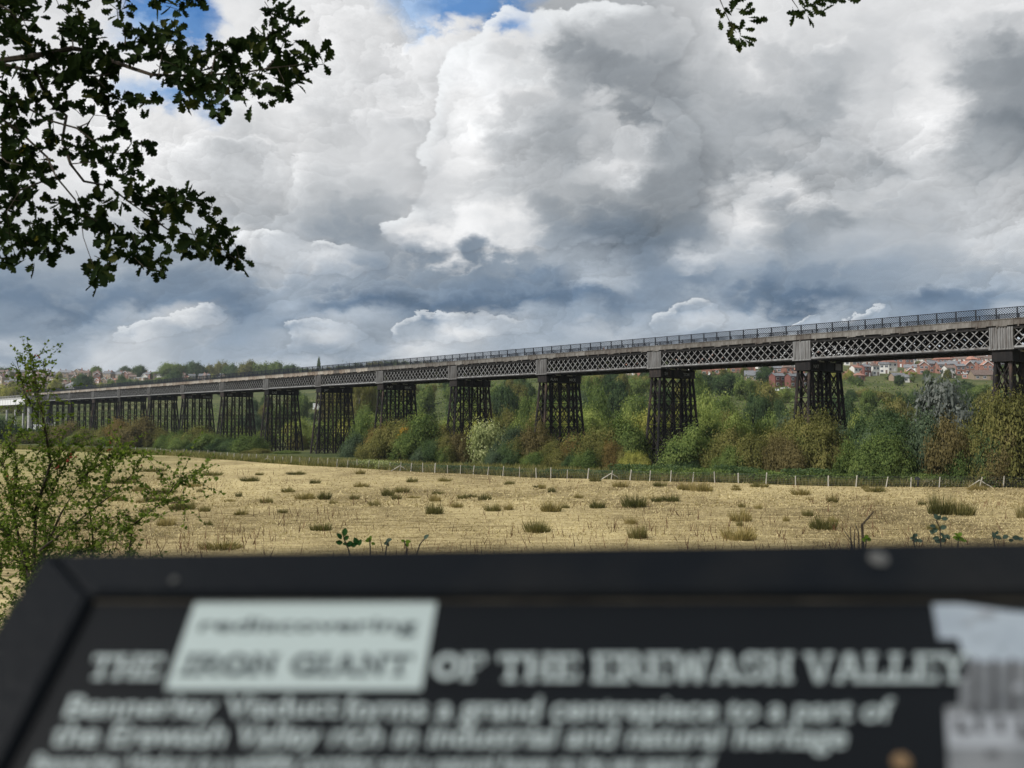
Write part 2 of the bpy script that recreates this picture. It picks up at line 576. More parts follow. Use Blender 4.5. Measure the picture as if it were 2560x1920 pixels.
IRON_BLACK = mottled('black_wrought_iron', [(.006, .006, .0075), (.012, .0115, .012), (.026, .022, .021), (.070, .048, .038)], 1.3,
                     rough=0.7, spec=0.15, stretch=(1, 1, .35), rand=0.25)
IRON_GREY = mottled('weathered_grey_iron', [(.065, .055, .049), (.145, .143, .142), (.215, .218, .222), (.29, .295, .30)], 1.4,
                    rough=0.6, spec=0.35, stretch=(1.6, 1.6, .5), rand=0.10)
PILASTER = mottled('streaked_grey_iron', [(.058, .048, .043), (.12, .116, .114), (.185, .186, .188), (.26, .263, .265)], 3.0,
                   rough=0.65, spec=0.25, stretch=(2.2, 1, .18), rand=0.12)
IRON_SHADE = mottled('shaded_iron', [(.007, .007, .008), (.015, .014, .014), (.03, .026, .025)], 1.5, rough=0.7, rand=0.1)  # darker iron below the deck and on flanges, with the shade put into its colour
FASCIA = mottled('rusty_pale_fascia', [(.058, .046, .040), (.105, .096, .086), (.15, .142, .132), (.215, .208, .198)], 1.6,
                 rough=0.85, stretch=(1.5, 1, 0.55), rand=0.22, bump=0.3)
FASCIA_PALE = mottled('peeling_pale_fascia', [(.10, .070, .052), (.20, .165, .135), (.29, .265, .232), (.37, .35, .315)], 1.6,
                      rough=0.85, stretch=(1.5, 1, 0.55), rand=0.22, bump=0.3)
RAILPAINT = mottled('dark_blue_black_paint', [(.008, .010, .015), (.014, .017, .024), (.024, .027, .034)], 3.0, rough=0.45)
CONCRETE = mottled('grey_concrete', [(.22, .22, .22), (.33, .33, .33), (.42, .42, .41)], 1.5, rough=0.9)
WHITEPAINT = mottled('white_paint', [(.52, .53, .54), (.64, .65, .66), (.72, .72, .72)], 2.0, rough=0.5)

# ------------------------------------------------------------------ ground
def ground_material():
    m, N, b = principled('rough_grass_ground', 0.95, 0.05)
    p = N.new('ShaderNodeNewGeometry').outputs['Position']
    f = N.m('ADD', N.m('MULTIPLY', N.noise(p, 0.035, 3.0, 0.6), 0.6), N.m('MULTIPLY', N.noise(p, 1.4, 6.0, 0.7), 0.5))
    c = N.ramp(f, [(.32, (.022, .032, .013)), (.47, (.045, .058, .022)), (.60, (.080, .090, .034)), (.76, (.15, .135, .065))])
    N.put(b.inputs['Base Color'], c)
    return m


def field_material():
    m, N, b = principled('dry_pasture', 0.95, 0.05)
    p = N.new('ShaderNodeNewGeometry').outputs['Position']
    s = N.v('MULTIPLY', p, (1, 1, 0))
    big = N.noise(N.v('MULTIPLY', s, (1, 0.55, 1)), 0.045, 4.0, 0.6)
    mid = N.noise(s, 0.5, 5.0, 0.65)
    fine = N.noise(s, 5.0, 5.0, 0.75)
    streak = N.noise(N.v('MULTIPLY', s, (0.35, 1.0, 1)), 1.3, 5.0, 0.7)
    f = N.m('ADD', N.m('ADD', N.m('MULTIPLY', big, 0.52), N.m('MULTIPLY', streak, 0.44)), N.m('MULTIPLY', fine, 0.24))
    c = N.ramp(f, [(.46, (.080, .062, .030)), (.54, (.17, .132, .066)), (.60, (.31, .25, .128)), (.70, (.49, .405, .215))])
    # greener far corner on the left, where the sward is less parched
    x, y, z = N.sep(p)
    left = N.m('SUBTRACT', N.m('MULTIPLY', x, -1.0), N.m('MULTIPLY', y, 0.19))
    g = N.m('MULTIPLY', N.smooth(N.m('ADD', left, N.m('MULTIPLY', mid, 22.0)), 22.0, 60.0), 0.55)
    c = N.mix(g, c, (.19, .19, .07, 1))
    N.put(b.inputs['Base Color'], c)
    bn = N.new('ShaderNodeBump')
    bn.inputs['Strength'].default_value = 0.7
    bn.inputs['Distance'].default_value = 0.15
    N.put(bn.inputs['Height'], fine)
    N.put(b.inputs['Normal'], bn.outputs[0])
    return m


GROUND_MAT, FIELD_MAT = ground_material(), field_material()


def build_ground():
    rings = [0.0] + [0.8 * (2400 / 0.8) ** (i / 170.0) for i in range(171)]
    nseg = 288
    vs, fs = [(0, 0, terrain(0, 0))], []
    for r in rings[1:]:
        for j in range(nseg):
            a = 2 * math.pi * j / nseg
            x, y = r * math.sin(a), r * math.cos(a)
            vs.append((x, y, terrain(x, y)))
    for j in range(nseg):
        fs.append((0, 1 + (j + 1) % nseg, 1 + j))
    for i in range(len(rings) - 2):
        for j in range(nseg):
            k = (j + 1) % nseg
            fs.append((1 + i * nseg + j, 1 + i * nseg + k, 1 + (i + 1) * nseg + k, 1 + (i + 1) * nseg + j))
    me = bpy.data.meshes.new('ground')
    me.from_pydata(vs, [], fs)
    me.polygons.foreach_set('use_smooth', [True] * len(fs))
    kind(link('ground', me, GROUND_MAT), 'structure')


build_ground()

# fence line across the far side of the field: photo points of the posts' feet
FENCE_PX = [(250, 1127), (280, 1128.5), (310, 1130), (338, 1131.5), (364, 1133), (388, 1135), (401, 1135.6), (414, 1136.5), (425, 1137.5), (441, 1138.2), (458, 1139), (477, 1139.8), (497, 1140.5),
            (518, 1141.5), (534, 1144), (550, 1147), (568, 1149.5), (585, 1151), (603, 1152), (621, 1153.5), (640, 1155), (668, 1157.5), (686, 1159), (706, 1160.5), (727, 1162),
            (749, 1164), (771, 1166), (795, 1167), (819, 1168), (842, 1169.5), (868, 1170), (893, 1171), (920, 1172.5), (946, 1174), (973, 1176),
            (1000, 1177.5), (1027, 1179), (1057, 1181), (1087, 1182.5), (1119, 1184), (1151, 1185), (1183, 1186.5), (1219, 1188), (1257, 1190.5),
            (1299, 1193), (1341, 1194.5), (1377, 1195), (1418, 1195.5), (1469, 1196.5), (1528, 1198.5), (1575, 1201), (1624, 1203), (1676, 1204.5),
            (1732, 1206), (1787, 1207), (1846, 1208.5), (1915, 1211), (1989, 1214), (2071, 1216), (2140, 1217.5), (2215, 1218.5), (2277, 1219.5),
            (2348, 1220), (2449, 1220.5), (2508, 1221), (2580, 1221.5), (2650, 1222)]
BRACED = {425, 668, 1000, 1528, 2449}


def on_flat(px, py, z=-6.5):
    d = ray(px, py)
    y = z / d.z
    return Vector((d.x * y, y, terrain(d.x * y, y)))


FENCE = [on_flat(*p) for p in FENCE_PX]


def fence_y(x):
    """Depth of the fence line at a lateral position."""
    pts = FENCE
    if x <= pts[0].x:
        return pts[0].y + (pts[0].x - x) * 0.8
    for p, q in zip(pts, pts[1:]):
        if p.x <= x <= q.x:
            return p.y + (q.y - p.y) * (x - p.x) / (q.x - p.x)
    return pts[-1].y - (x - pts[-1].x) * 0.12


def build_field():
    cols, rows = 150, 70
    vs, fs = [], []
    for i in range(cols + 1):
        x0 = -190 + 330 * i / cols
        yf = fence_y(x0) + 0.4
        yn = 21.0
        for j in range(rows + 1):
            y = yn * (yf / yn) ** (j / rows)
            x = x0 * (0.2 + 0.8 * (y - yn) / max(1, yf - yn)) if y < yf else x0
            vs.append((x, y, terrain(x, y) + 0.03))
    for i in range(cols):
        for j in range(rows):
            a = i * (rows + 1) + j
            fs.append((a, a + rows + 1, a + rows + 2, a + 1))
    me = bpy.data.meshes.new('field')
    me.from_pydata(vs, [], fs)
    me.polygons.foreach_set('use_smooth', [True] * len(fs))
    kind(link('field', me, FIELD_MAT), 'structure')


build_field()


def in_field(x, y):
    return 20.5 < y < fence_y(x) - 0.3 and abs(x) < 0.62 * y + 6


# ------------------------------------------------------------------ viaduct
TH, X0, Y0 = -0.7315, 51.25, 101.0
U = Vector((math.sin(TH), math.cos(TH), 0))
NV = Vector((math.cos(TH), -math.sin(TH), 0))
SPAN = 23.3
ZB, ZT, ZF0, ZF1, ZR = 7.68, 10.10, 10.22, 10.92, 12.20     # girder foot, girder top, fascia, top rail
PIER_PX = [2504, 2005.7, 1637, 1354.9, 1132.7, 950.4, 796.3, 666, 555.3, 457.4, 373.1, 298.2, 233.6, 174.3, 121.5]


def s_of_px(px):
    a = (px - 1280) / 2400.0
    # (X0 + s*ux) = a * depth, with depth taken at deck height
    yy = lambda s: CP * (Y0 + s * U.y) + SP * 9.0
    lo, hi = -60.0, 700.0
    for _ in range(60):
        m = (lo + hi) / 2
        if (X0 + m * U.x) / yy(m) > a:
            lo = m
        else:
            hi = m
    return (lo + hi) / 2


PIER_S = [s_of_px(p) for p in PIER_PX]
PIER_S = [PIER_S[0] - SPAN] + PIER_S + [PIER_S[-1] + SPAN]
VORG = Vector((X0, Y0, 0))
VROT = math.atan2(-U.y, -U.x)


def vpos(s, n, z=0.0):
    return VORG + U * s + NV * n + Vector((0, 0, z))


def vloc(p):
    d = Vector((p[0], p[1], 0)) - Vector((X0, Y0, 0))
    return d.dot(U), d.dot(NV)


def text_mesh(body, size, bold=0.0, align='LEFT', shear=0.0, spacing=1.0):
    cu = bpy.data.curves.new('text', 'FONT')
    cu.body = body
    cu.size = size
    cu.offset = bold * size
    cu.align_x = align
    cu.shear = shear
    cu.space_character = spacing
    cu.fill_mode = 'FRONT'
    o = bpy.data.objects.new('text', cu)
    COL.objects.link(o)
    dg = bpy.context.evaluated_depsgraph_get()
    me = bpy.data.meshes.new_from_object(o.evaluated_get(dg))
    bpy.data.objects.remove(o)
    bpy.data.curves.remove(cu)
    me.materials.clear()
    return me


def build_viaduct():
    root = thing('viaduct', 'long black iron lattice railway viaduct on tall braced piers crossing the whole valley', 'viaduct', VORG, VROT)
    # local x runs to the near end on the right (x = -s), y away from the field, z up
    unit_bar = {}

    def lattice(mb, x0, x1, y, zb, zt, w, t, n):
        pitch = (x1 - x0) / n
        for i in range(-1, n):
            for dr in (0, 1):
                a, b = x0 + i * pitch, x0 + (i + 2) * pitch
                za, zb2 = (zb, zt) if dr == 0 else (zt, zb)
                pa, pb = Vector((a, 0, za)), Vector((b, 0, zb2))
                lo, hi = max(a, x0), min(b, x1)
                pa2 = pa.lerp(pb, (lo - a) / (b - a))
                pb2 = pa.lerp(pb, (hi - a) / (b - a))
                if (pb2 - pa2).length < 0.3:
                    continue
                yy = y + (0.035 if dr else -0.035)
                yield (Vector((pa2.x, yy, pa2.z)), Vector((pb2.x, yy, pb2.z)), w, t)

    # --- one inner girder, shared by every span
    inner = MB()
    inner.box(0, 1, -0.16, 0.16, ZB + 0.02, ZB + 0.24)
    inner.box(0, 1, -0.16, 0.16, ZT - 0.22, ZT)
    for p, q, w, t in lattice(inner, 0, 1, 0, ZB + 0.2, ZT - 0.2, 0.27, 0.05, 20):
        d = Vector((0, 0, 0.14))
        s = 0.16 / 21.0
        inner.hexa([p - Vector((s, .03, 0)), p + Vector((s, -.03, 0)), p + Vector((s, .03, 0)), p + Vector((-s, .03, 0)),
                    q - Vector((s, .03, 0)), q + Vector((s, -.03, 0)), q + Vector((s, .03, 0)), q + Vector((-s, .03, 0))])
    inner_me = inner.mesh('inner_girder')
    cross = MB()                                        # cross frame between the girders
    for (ya, yb) in ((0.2, 2.6), (2.6, 5.2), (5.2, 7.7)):
        cross.bar((0, ya, ZB + .1), (0, yb, ZT - .1), .12, .08, (1, 0, 0))
        cross.bar((0, yb, ZB + .1), (0, ya, ZT - .1), .12, .08, (1, 0, 0))
    cross.box(-.08, .08, 0.2, 7.7, ZT - .45, ZT - .02)
    cross.box(-.06, .06, 0.2, 7.7, ZB + .02, ZB + .2)
    cross_me = cross.mesh('cross_frame')

    # --- railing bay, unit length, shared
    bay = MB()
    nd = 8
    h0, h1 = 0.10, ZR - ZF1 - 0.05
    hh = h1 - h0
    pit = 1.0 / nd
    rise = 4.4                                            # diamonds in the height
    for i in range(-5, nd):
        for dr in (0, 1):
            a, b = i * pit, i * pit + rise * pit
            za, zb2 = (h0, h1) if dr else (h1, h0)
            pa, pb = Vector((a, 0, za)), Vector((b, 0, zb2))
            lo, hi = max(a, 0.0), min(b, 1.0)
            if hi - lo < 0.02:
                continue
            p, q = pa.lerp(pb, (lo - a) / (b - a)), pa.lerp(pb, (hi - a) / (b - a))
            y = 0.012 if dr else -0.012
            sx = 0.0145
            bay.hexa([(p.x - sx, y - .008, p.z), (p.x + sx, y - .008, p.z), (p.x + sx, y + .008, p.z), (p.x - sx, y + .008, p.z),
                      (q.x - sx, y - .008, q.z), (q.x + sx, y - .008, q.z), (q.x + sx, y + .008, q.z), (q.x - sx, y + .008, q.z)])
    bay_me = bay.mesh('railing_lattice')
    post = MB()
    post.box(-.06, .06, -.05, .05, 0, ZR - ZF1 + .02)
    post.bar((0, .05, .72), (0, .62, 0.02), .05, .05, (1, 0, 0))
    post.box(-.06, .06, -.06, .12, 0.0, 0.05)
    post_me = post.mesh('railing_post')

    wall_tops = []
    nspan = len(PIER_S) - 1
    edges = []
    for k in range(nspan):
        xa, xb = -PIER_S[k + 1] + 1.2, -PIER_S[k] - 1.2          # clear girder between pilasters, left to right
        edges.append((xa, xb))
        g = MB()
        g.box(xa, xb, -0.17, 0.17, ZB + 0.16, ZB + 0.20)
        g.box(xa, xb, -0.12, -0.08, ZB + 0.20, ZB + 0.36)
        g.box(xa, xb, -0.17, 0.17, ZB + 0.02, ZB + 0.16, 1)
        g.box(xa, xb, -0.17, 0.17, ZT - 0.06, ZT - 0.02, 1)
        g.box(xa, xb, -0.12, -0.08, ZT - 0.26, ZT - 0.06, 1)
        go = link('lattice_girder', g.mesh('lattice_girder'), [IRON_GREY, IRON_SHADE], root)
        n = 20
        bars = list(lattice(None, xa, xb, 0.0, ZB + 0.22, ZT - 0.14, 0.092, 0.03, n))
        if k <= 6:
            for p, q, w, t in bars:
                mb = MB()
                mb.bar(p, q, w, t, (0, 1, 0))
                link('lattice_bar', mb.mesh('lattice_bar'), IRON_GREY, go)
        else:
            mb = MB()
            for p, q, w, t in bars:
                mb.bar(p, q, w, t, (0, 1, 0))
            kind(link('lattice', mb.mesh('lattice'), IRON_GREY, go), 'stuff')
        for y in (2.6, 5.2, 7.7):
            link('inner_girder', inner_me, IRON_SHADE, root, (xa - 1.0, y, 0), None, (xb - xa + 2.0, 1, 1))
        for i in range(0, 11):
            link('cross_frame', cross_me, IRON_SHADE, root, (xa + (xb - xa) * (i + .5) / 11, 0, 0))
    # --- pilasters over the piers
    pil = MB()
    pil.box(-1.2, 1.2, -0.10, 0.30, ZB + 0.10, ZT)
    for x, w in ((-1.13, .07), (-.93, .04), (-.70, .05), (-.42, .05), (-.12, .05), (.12, .05), (.42, .05), (.70, .05), (.93, .04), (1.13, .07)):
        pil.box(x - w, x + w, -0.19, -0.10, ZB + 0.14, ZT - 0.05)
    pil.box(-1.27, 1.27, -0.24, -0.10, ZB + 0.0, ZB + 0.14)
    pil_me = pil.mesh('pilaster')
    for s in PIER_S:
        link('pilaster', pil_me, PILASTER, root, (-s, 0, 0))

    # --- deck, fascia plates
    xl, xr = -PIER_S[-1], -PIER_S[0] + 14
    d = MB()
    d.box(xl, xr, 0.0, 7.85, ZT + 0.02, ZF1 - 0.04)
    for i in range(int((xr - xl) / 1.05)):
        x = xl + i * 1.05
        d.box(x, x + .55, 0.3, 7.6, ZT - .16, ZT + 0.02)
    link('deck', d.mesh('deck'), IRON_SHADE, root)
    pl = (SPAN / 11)
    nb = int((xr - xl) / pl)
    pm = []
    for v in range(5):
        r = random.Random(v + 40)
        f = MB()
        f.box(0.01, pl - .01, -0.27, -0.02, ZF0 + r.uniform(0, .05), ZF1)
        f.box(0.01, pl - .01, -0.33, -0.27, ZF1 - .07, ZF1)
        if v in (1, 3):
            f.box(pl * .3, pl * .7, -0.272, -0.05, ZF0 - .10, ZF0 + .03)
        f.box(-.035, .035, -0.31, -0.27, ZF0 + .04, ZF1 - .07)
        f.box(.4, .55, -0.25, -0.05, ZF0 - .17, ZF0 + .05)
        pm.append(f.mesh('fascia_plate'))
    r = random.Random(3)
    for i in range(nb):
        o = link('fascia_plate', pm[r.randrange(5)], FASCIA if xr - (i + 1) * pl > -PIER_S[6] - r.uniform(0, 25) else FASCIA_PALE, root, (xr - (i + 1) * pl, 0, 0))
    f = MB()
    f.box(xl, xr, 7.86, 8.1, ZF0, ZF1)
    link('far_fascia', f.mesh('far_fascia'), FASCIA, root)
    # --- railings
    for y, flip in ((0.85, 1), (7.05, -1)):
        rl = MB()
        rl.box(xl, xr, y - .045, y + .045, ZR - .06, ZR + .01)
        rl.box(xl, xr, y - .03, y + .03, ZF1 + .06, ZF1 + .11)
        ro = link('railing', rl.mesh('railing'), RAILPAINT, root)
        for i in range(nb):
            x = xr - (i + 1) * pl
            link('railing_post', post_me, RAILPAINT, ro, (x, y, ZF1), None, (1, flip, 1))
            link('railing_lattice', bay_me, RAILPAINT, ro, (x, y, ZF1), None, (pl, 1, 1))

    # --- piers
    names = {1: ['NAT'], 3: ['ALAN', 'MICK'], 5: ['PLAY', 'BRUC'], 6: ['JAY', 'T'], 7: ['CAZ', 'W  T'], 8: ['CUBI', 'JO'], 9: ['CTA', 'ROBBO'], 2: ['SH', 'TOM']}
    GRAF = mottled('white_chalk_paint', [(.22, .22, .21), (.30, .30, .29)], 3.0, rough=0.9)
    GRAFB = mottled('chalk_paint', [(.35, .35, .34), (.5, .5, .48)], 3.0, rough=0.9)
    BEAR = mottled('pale_bearing_block', [(.30, .29, .26), (.42, .41, .37)], 3.0, rough=0.8)
    ys_top = [0.25, 1.05, 3.05, 5.0, 6.95, 7.65]
    ys_bot = [-1.15, 0.95, 3.05, 5.0, 7.05, 9.05]
    for k, s in enumerate(PIER_S):
        gp = vpos(s, 4)
        zg = terrain(gp.x, gp.y) - 0.3
        x0 = -s
        zc = ZB - 1.22                                       # underside of the cap
        H = zc - zg
        cap = MB()
        cap.box(-1.0, 1.0, 0.0, 7.9, zc + .10, ZB - .14)
        cap.box(-1.16, 1.16, -0.16, 8.06, zc, zc + .10)
        cap.box(-1.10, 1.10, -0.10, 8.0, ZB - .14, ZB - .02)
        for y in (0.1, 2.0, 4.0, 5.9, 7.7):
            cap.box(-1.06, 1.06, y - .06, y + .08, zc + .10, ZB - .14)
        for y in (2.05, 4.05, 6.0):                          # arched brackets beneath the cap
            for sx in (-1, 1):
                cap.poly([(sx * .76, y - .95, zc), (sx * .76, y - .80, zc - .30), (sx * .76, y - .95, zc - .62)])
                cap.poly([(sx * .76, y + .95, zc), (sx * .76, y + .80, zc - .30), (sx * .76, y + .95, zc - .62)])
        po = link('pier', cap.mesh('pier'), IRON_BLACK, root, (x0, 0, 0))
        nlev = max(2, round(H / 3.0))

        def colp(sx, j, z):
            t = (zc - z) / 14.0
            return Vector((sx * (0.74 + 0.50 * t), ys_top[j] + (ys_bot[j] - ys_top[j]) * t, z))
        for sx in (-1, 1):
            for j in range(6):
                c = MB()
                pts = [colp(sx, j, zc - H * i / nlev) for i in range(nlev + 1)]
                c.tube(pts, [0.185] * len(pts), 8)
                for p in pts[1:-1]:
                    dz = (pts[1] - pts[0]).normalized() * 0.07
                    c.tube([p - dz, p + dz], [.235, .235], 8)
                link('column', c.mesh('column'), IRON_BLACK, po)
        braces = []
        for lv in range(nlev):
            za, zb = zc - H * lv / nlev - .05, zc - H * (lv + 1) / nlev
            for sx in (-1, 1):
                for (i, j) in ((0, 1), (1, 2), (2, 3), (3, 4), (4, 5)):
                    zm = (za + zb) / 2
                    for zu, zl in ((za, zm), (zm, zb)):
                        braces += [(colp(sx, i, zu), colp(sx, j, zl), .12), (colp(sx, j, zu), colp(sx, i, zl), .12)]
                braces.append((colp(sx, 0, zb), colp(sx, 5, zb), .16))
            for j in range(6):
                a, b, c2, d2 = colp(-1, j, za), colp(1, j, za), colp(-1, j, zb), colp(1, j, zb)
                braces += [(a, d2, .15), (b, c2, .15), (c2, d2, .18)]
        if k in (2,):
            for a, b, w in braces:
                mb = MB()
                mb.bar(a, b, w, .07)
                link('brace', mb.mesh('brace'), IRON_BLACK, po)
        else:
            mb = MB()
            for a, b, w in braces:
                mb.bar(a, b, w, .07)
            kind(link('bracing', mb.mesh('bracing'), IRON_BLACK, po), 'stuff')
        for y in (2.6, 5.2):
            mb = MB()
            mb.hexa([(.70, y - .62, ZB - .13), (1.13, y - .62, ZB - .13), (1.13, y + .62, ZB - .13), (.70, y + .62, ZB - .13),
                     (.80, y - .42, ZB + .09), (1.13, y - .42, ZB + .09), (1.13, y + .42, ZB + .09), (.80, y + .42, ZB + .09)])
            link('bearing_block', mb.mesh('bearing_block'), BEAR, po)
        mb = MB()
        for sx in (-1, 1):
            for j in range(6):
                p = colp(sx, j, zg)
                mb.box(p.x - .5, p.x + .5, p.y - .5, p.y + .5, zg - .5, zg + .12)
        link('footing', mb.mesh('footing'), CONCRETE, po)
        kk = k - 1                                            # count of the pier from the right of the photo
        if kk == 1:
            mb = MB()
            mb.box(1.065, 1.085, 5.95, 7.35, zc + .2, ZB - .2)
            link('cap_plate', mb.mesh('cap_plate'), mottled('light_plate', [(.13, .12, .12), (.20, .19, .19)], 2.0), po)
        for i, w in enumerate(names.get(kk, [])):
            me = text_mesh(w, 0.62, 0.02)
            y = (0.75 if i == 0 else 5.0) + (0.1 if kk != 1 else 0.0)
            o = link('graffiti', me, GRAFB if kk in (3, 5, 6, 7) else GRAF, po, (1.068, y, zc + .30), (math.pi / 2, 0, math.pi / 2))
    return root


VIADUCT = build_viaduct()

# ------------------------------------------------------------------ plants
def mesh_np(name, V, tris=None, quads=None):
    me = bpy.data.meshes.new(name)
    V = np.asarray(V, dtype=np.float32)
    faces = tris if tris is not None else quads
    k = faces.shape[1]
    me.vertices.add(len(V))
    me.vertices.foreach_set('co', V.ravel())
    me.loops.add(faces.size)
    me.loops.foreach_set('vertex_index', faces.astype(np.int32).ravel())
    me.polygons.add(len(faces))
    me.polygons.foreach_set('loop_start', np.arange(0, faces.size, k, dtype=np.int32))
    me.polygons.foreach_set('loop_total', np.full(len(faces), k, dtype=np.int32))
    me.update(calc_edges=True)
    return me


def unit(v):
    return v / np.maximum(1e-9, np.linalg.norm(v, axis=1, keepdims=True))


def leaf_cards(P, Nrm, size, g, elong=1.6, updir=None):
    """Small four cornered leaf sprays at P, facing about Nrm."""
    n = len(P)
    Nrm = unit(Nrm)
    t = g.normal(size=(n, 3)) if updir is None else updir + 0.45 * g.normal(size=(n, 3))
    a = unit(t - (t * Nrm).sum(1, keepdims=True) * Nrm)
    b = np.cross(Nrm, a)
    s = (size * g.uniform(0.55, 1.35, n))[:, None]
    bend = Nrm * s * 0.25
    V = np.stack([P - a * s * elong * .5, P + b * s * .42 - bend, P + a * s * elong * .5, P - b * s * .42 - bend], 1).reshape(-1, 3)
    Q = np.arange(4 * n).reshape(n, 4)
    return V, Q


def crown_mesh(name, seed, form, n, size):
    """A crown one unit wide each way from its middle and one unit tall, standing on z = 0."""
    g = np.random.default_rng(seed)
    nc = {'bush': 60, 'round': 46, 'willow': 70, 'conifer': 60, 'airy': 34}[form]
    d = unit(g.normal(size=(nc, 3)))
    lob = unit(g.normal(size=(7, 3)))
    amp = g.uniform(.12, .34, 7)
    R = 0.80 + (np.maximum(0, d @ lob.T) ** 3 @ amp)
    rad = g.uniform(.55, 1.0, nc) ** .6
    C = d * (R * rad)[:, None]
    up = None
    if form == 'bush':
        C[:, 2] = np.abs(C[:, 2]) * 0.78 + 0.10
        C[:, :2] *= (1.08 - 0.30 * C[:, 2:3])
        sd = 0.135
    elif form == 'round':
        C[:, 2] = C[:, 2] * .46 + .48
        C[:, :2] *= .90
        sd = 0.14
    elif form == 'airy':
        C[:, 2] = C[:, 2] * .42 + .55
        C[:, :2] *= .80
        sd = 0.17
    elif form == 'willow':
        C[:, 2] = np.abs(C[:, 2]) * .78 + .02
        C[:, :2] *= (0.98 - 0.42 * C[:, 2:3])
        sd = 0.12
        up = np.array([[0, 0, 1.0]])
    else:
        h = g.uniform(0, 1, nc) ** .8
        a = g.uniform(0, 6.283, nc)
        rr = (1 - h) * g.uniform(.6, .95, nc)
        C = np.stack([rr * np.cos(a), rr * np.sin(a), .05 + h * .93], 1)
        sd = 0.06
    w = g.uniform(.5, 1.6, nc)
    idx = g.choice(nc, n, p=w / w.sum())
    off = g.normal(size=(n, 3)) * sd * (0.6 + 0.8 * g.random((n, 1)))
    off[:, 2] *= {'bush': .85, 'round': .62, 'airy': .7, 'willow': 1.5, 'conifer': .8}[form]
    P = C[idx] + off
    P[:, 2] /= np.percentile(P[:, 2], 98.5)
    P[:, 2] = np.maximum(P[:, 2], 0.01 + .05 * g.random(n))
    mid = np.array([0, 0, .35 if form in ('bush', 'willow') else .55])
    out = unit(off) * .75 + unit(P - mid) * .75 + g.normal(size=(n, 3)) * .36 + np.array([0, 0, .35])
    if form == 'willow':
        V, Q = leaf_cards(P, out * [1, 1, .6] + .35 * g.normal(size=(n, 3)), size * .85, g, 2.6, up + unit(C[idx] - mid) * .5)
    else:
        V, Q = leaf_cards(P, out, size, g)
    return mesh_np(name, V, quads=Q)


def trunk_mesh(name, seed, form):
    r = random.Random(seed)
    m = MB()
    if form in ('bush', 'willow'):
        for i in range(6):
            a = r.uniform(0, 6.28)
            pts, p = [], Vector((0.05 * math.cos(a), .05 * math.sin(a), -.03))
            dv = Vector((math.cos(a) * .35, math.sin(a) * .35, .8))
            for j in range(6):
                pts.append(p.copy())
                p = p + dv * .15
                dv = (dv + Vector((r.uniform(-.25, .25), r.uniform(-.25, .25), .05))).normalized()
            m.tube(pts, [.022, .018, .015, .011, .007, .004], 5)
    else:
        top = .95 if form == 'conifer' else .72
        pts = [Vector((r.uniform(-.02, .02), r.uniform(-.02, .02), -.03 + top * i / 6)) for i in range(7)]
        m.tube(pts, [.040 * (1 - .85 * i / 6) for i in range(7)], 7)
        for i in range(9):
            b = pts[2 + i % 4]
            a = r.uniform(0, 6.28)
            ln = r.uniform(.25, .55) * (.5 if form == 'conifer' else 1)
            q = b + Vector((math.cos(a) * ln * .5, math.sin(a) * ln * .5, ln * .35))
            e = q + Vector((math.cos(a + .4) * ln * .4, math.sin(a + .4) * ln * .4, ln * .25))
            m.tube([b, q, e], [.016, .010, .004], 5)
    return m.mesh(name)


CROWNS, TRUNKS = {}, {}
for form, var, n, size in (('bush', 5, 17000, .044), ('willow', 3, 15000, .044), ('round', 5, 9000, .062), ('airy', 3, 7500, .046), ('conifer', 2, 3000, .060)):
    CROWNS[form] = [crown_mesh(form + '_crown', 100 + 17 * i + len(form), form, n, size) for i in range(var)]
    TRUNKS[form] = [trunk_mesh(form + '_trunk', 200 + 13 * i, form) for i in range(2)]
for form in CROWNS:
    for me in CROWNS[form] + TRUNKS[form]:
        me.materials.append(BARK)                             # slot filled per object below

PLANTS = []                                                   # (root, form, colour, zone) for the labels
PROTO = {}


def plant(x, y, width, height, form, colour, zone, seed, sink=0.0, pale=False, key=None):
    """One bush or tree: an Empty at its foot with a crown and a trunk; later ones copy the first of their kind."""
    r = random.Random(seed)
    z = terrain(x, y) - sink
    name = {'bush': 'hawthorn_bush', 'willow': 'willow_shrub', 'round': 'broadleaf_tree', 'airy': 'birch_tree', 'conifer': 'conifer_tree'}[form]
    if form not in PROTO:
        root = bpy.data.objects.new(name, None)
        cr = bpy.data.objects.new('crown', CROWNS[form][0])
        tk = bpy.data.objects.new('trunk', TRUNKS[form][0])
        PROTO[form] = (root, cr, tk)
    root, cr, tk = [o.copy() for o in PROTO[form]]
    root.name, cr.name, tk.name = name, 'crown', 'trunk'
    for o in (root, cr, tk):
        COL.objects.link(o)
    cr.data = CROWNS[form][r.randrange(len(CROWNS[form]))]
    tk.data = TRUNKS[form][r.randrange(len(TRUNKS[form]))]
    cr.parent = tk.parent = root
    for o, m in ((cr, LEAF[colour]), (tk, BARK_PALE if pale else BARK)):
        o.material_slots[0].link = 'OBJECT'
        o.material_slots[0].material = m
    root.location = (x, y, z)
    root.rotation_euler = (0, 0, r.uniform(0, 6.28))
    root.scale = (width / 2, width / 2 * r.uniform(.9, 1.1), height)
    tk.scale = (1.0, 1.0, 1.0)
    PLANTS.append((root, form, colour, zone, key))
    return root


def plant_px(px, ytop, depth, wpx, form, colour, zone, seed, **kw):
    """Place by where it shows in the photo and how far away it stands (2212 wide photo points)."""
    px, ytop, wpx = px * 2560 / 2212, ytop * 2560 / 2212, wpx * 2560 / 2212
    p = at(px, ytop, depth)
    h = p.z - terrain(p.x, p.y)
    return plant(p.x, p.y, wpx / 2400 * depth, max(0.6, h * 1.04), form, colour, zone, seed, **kw)


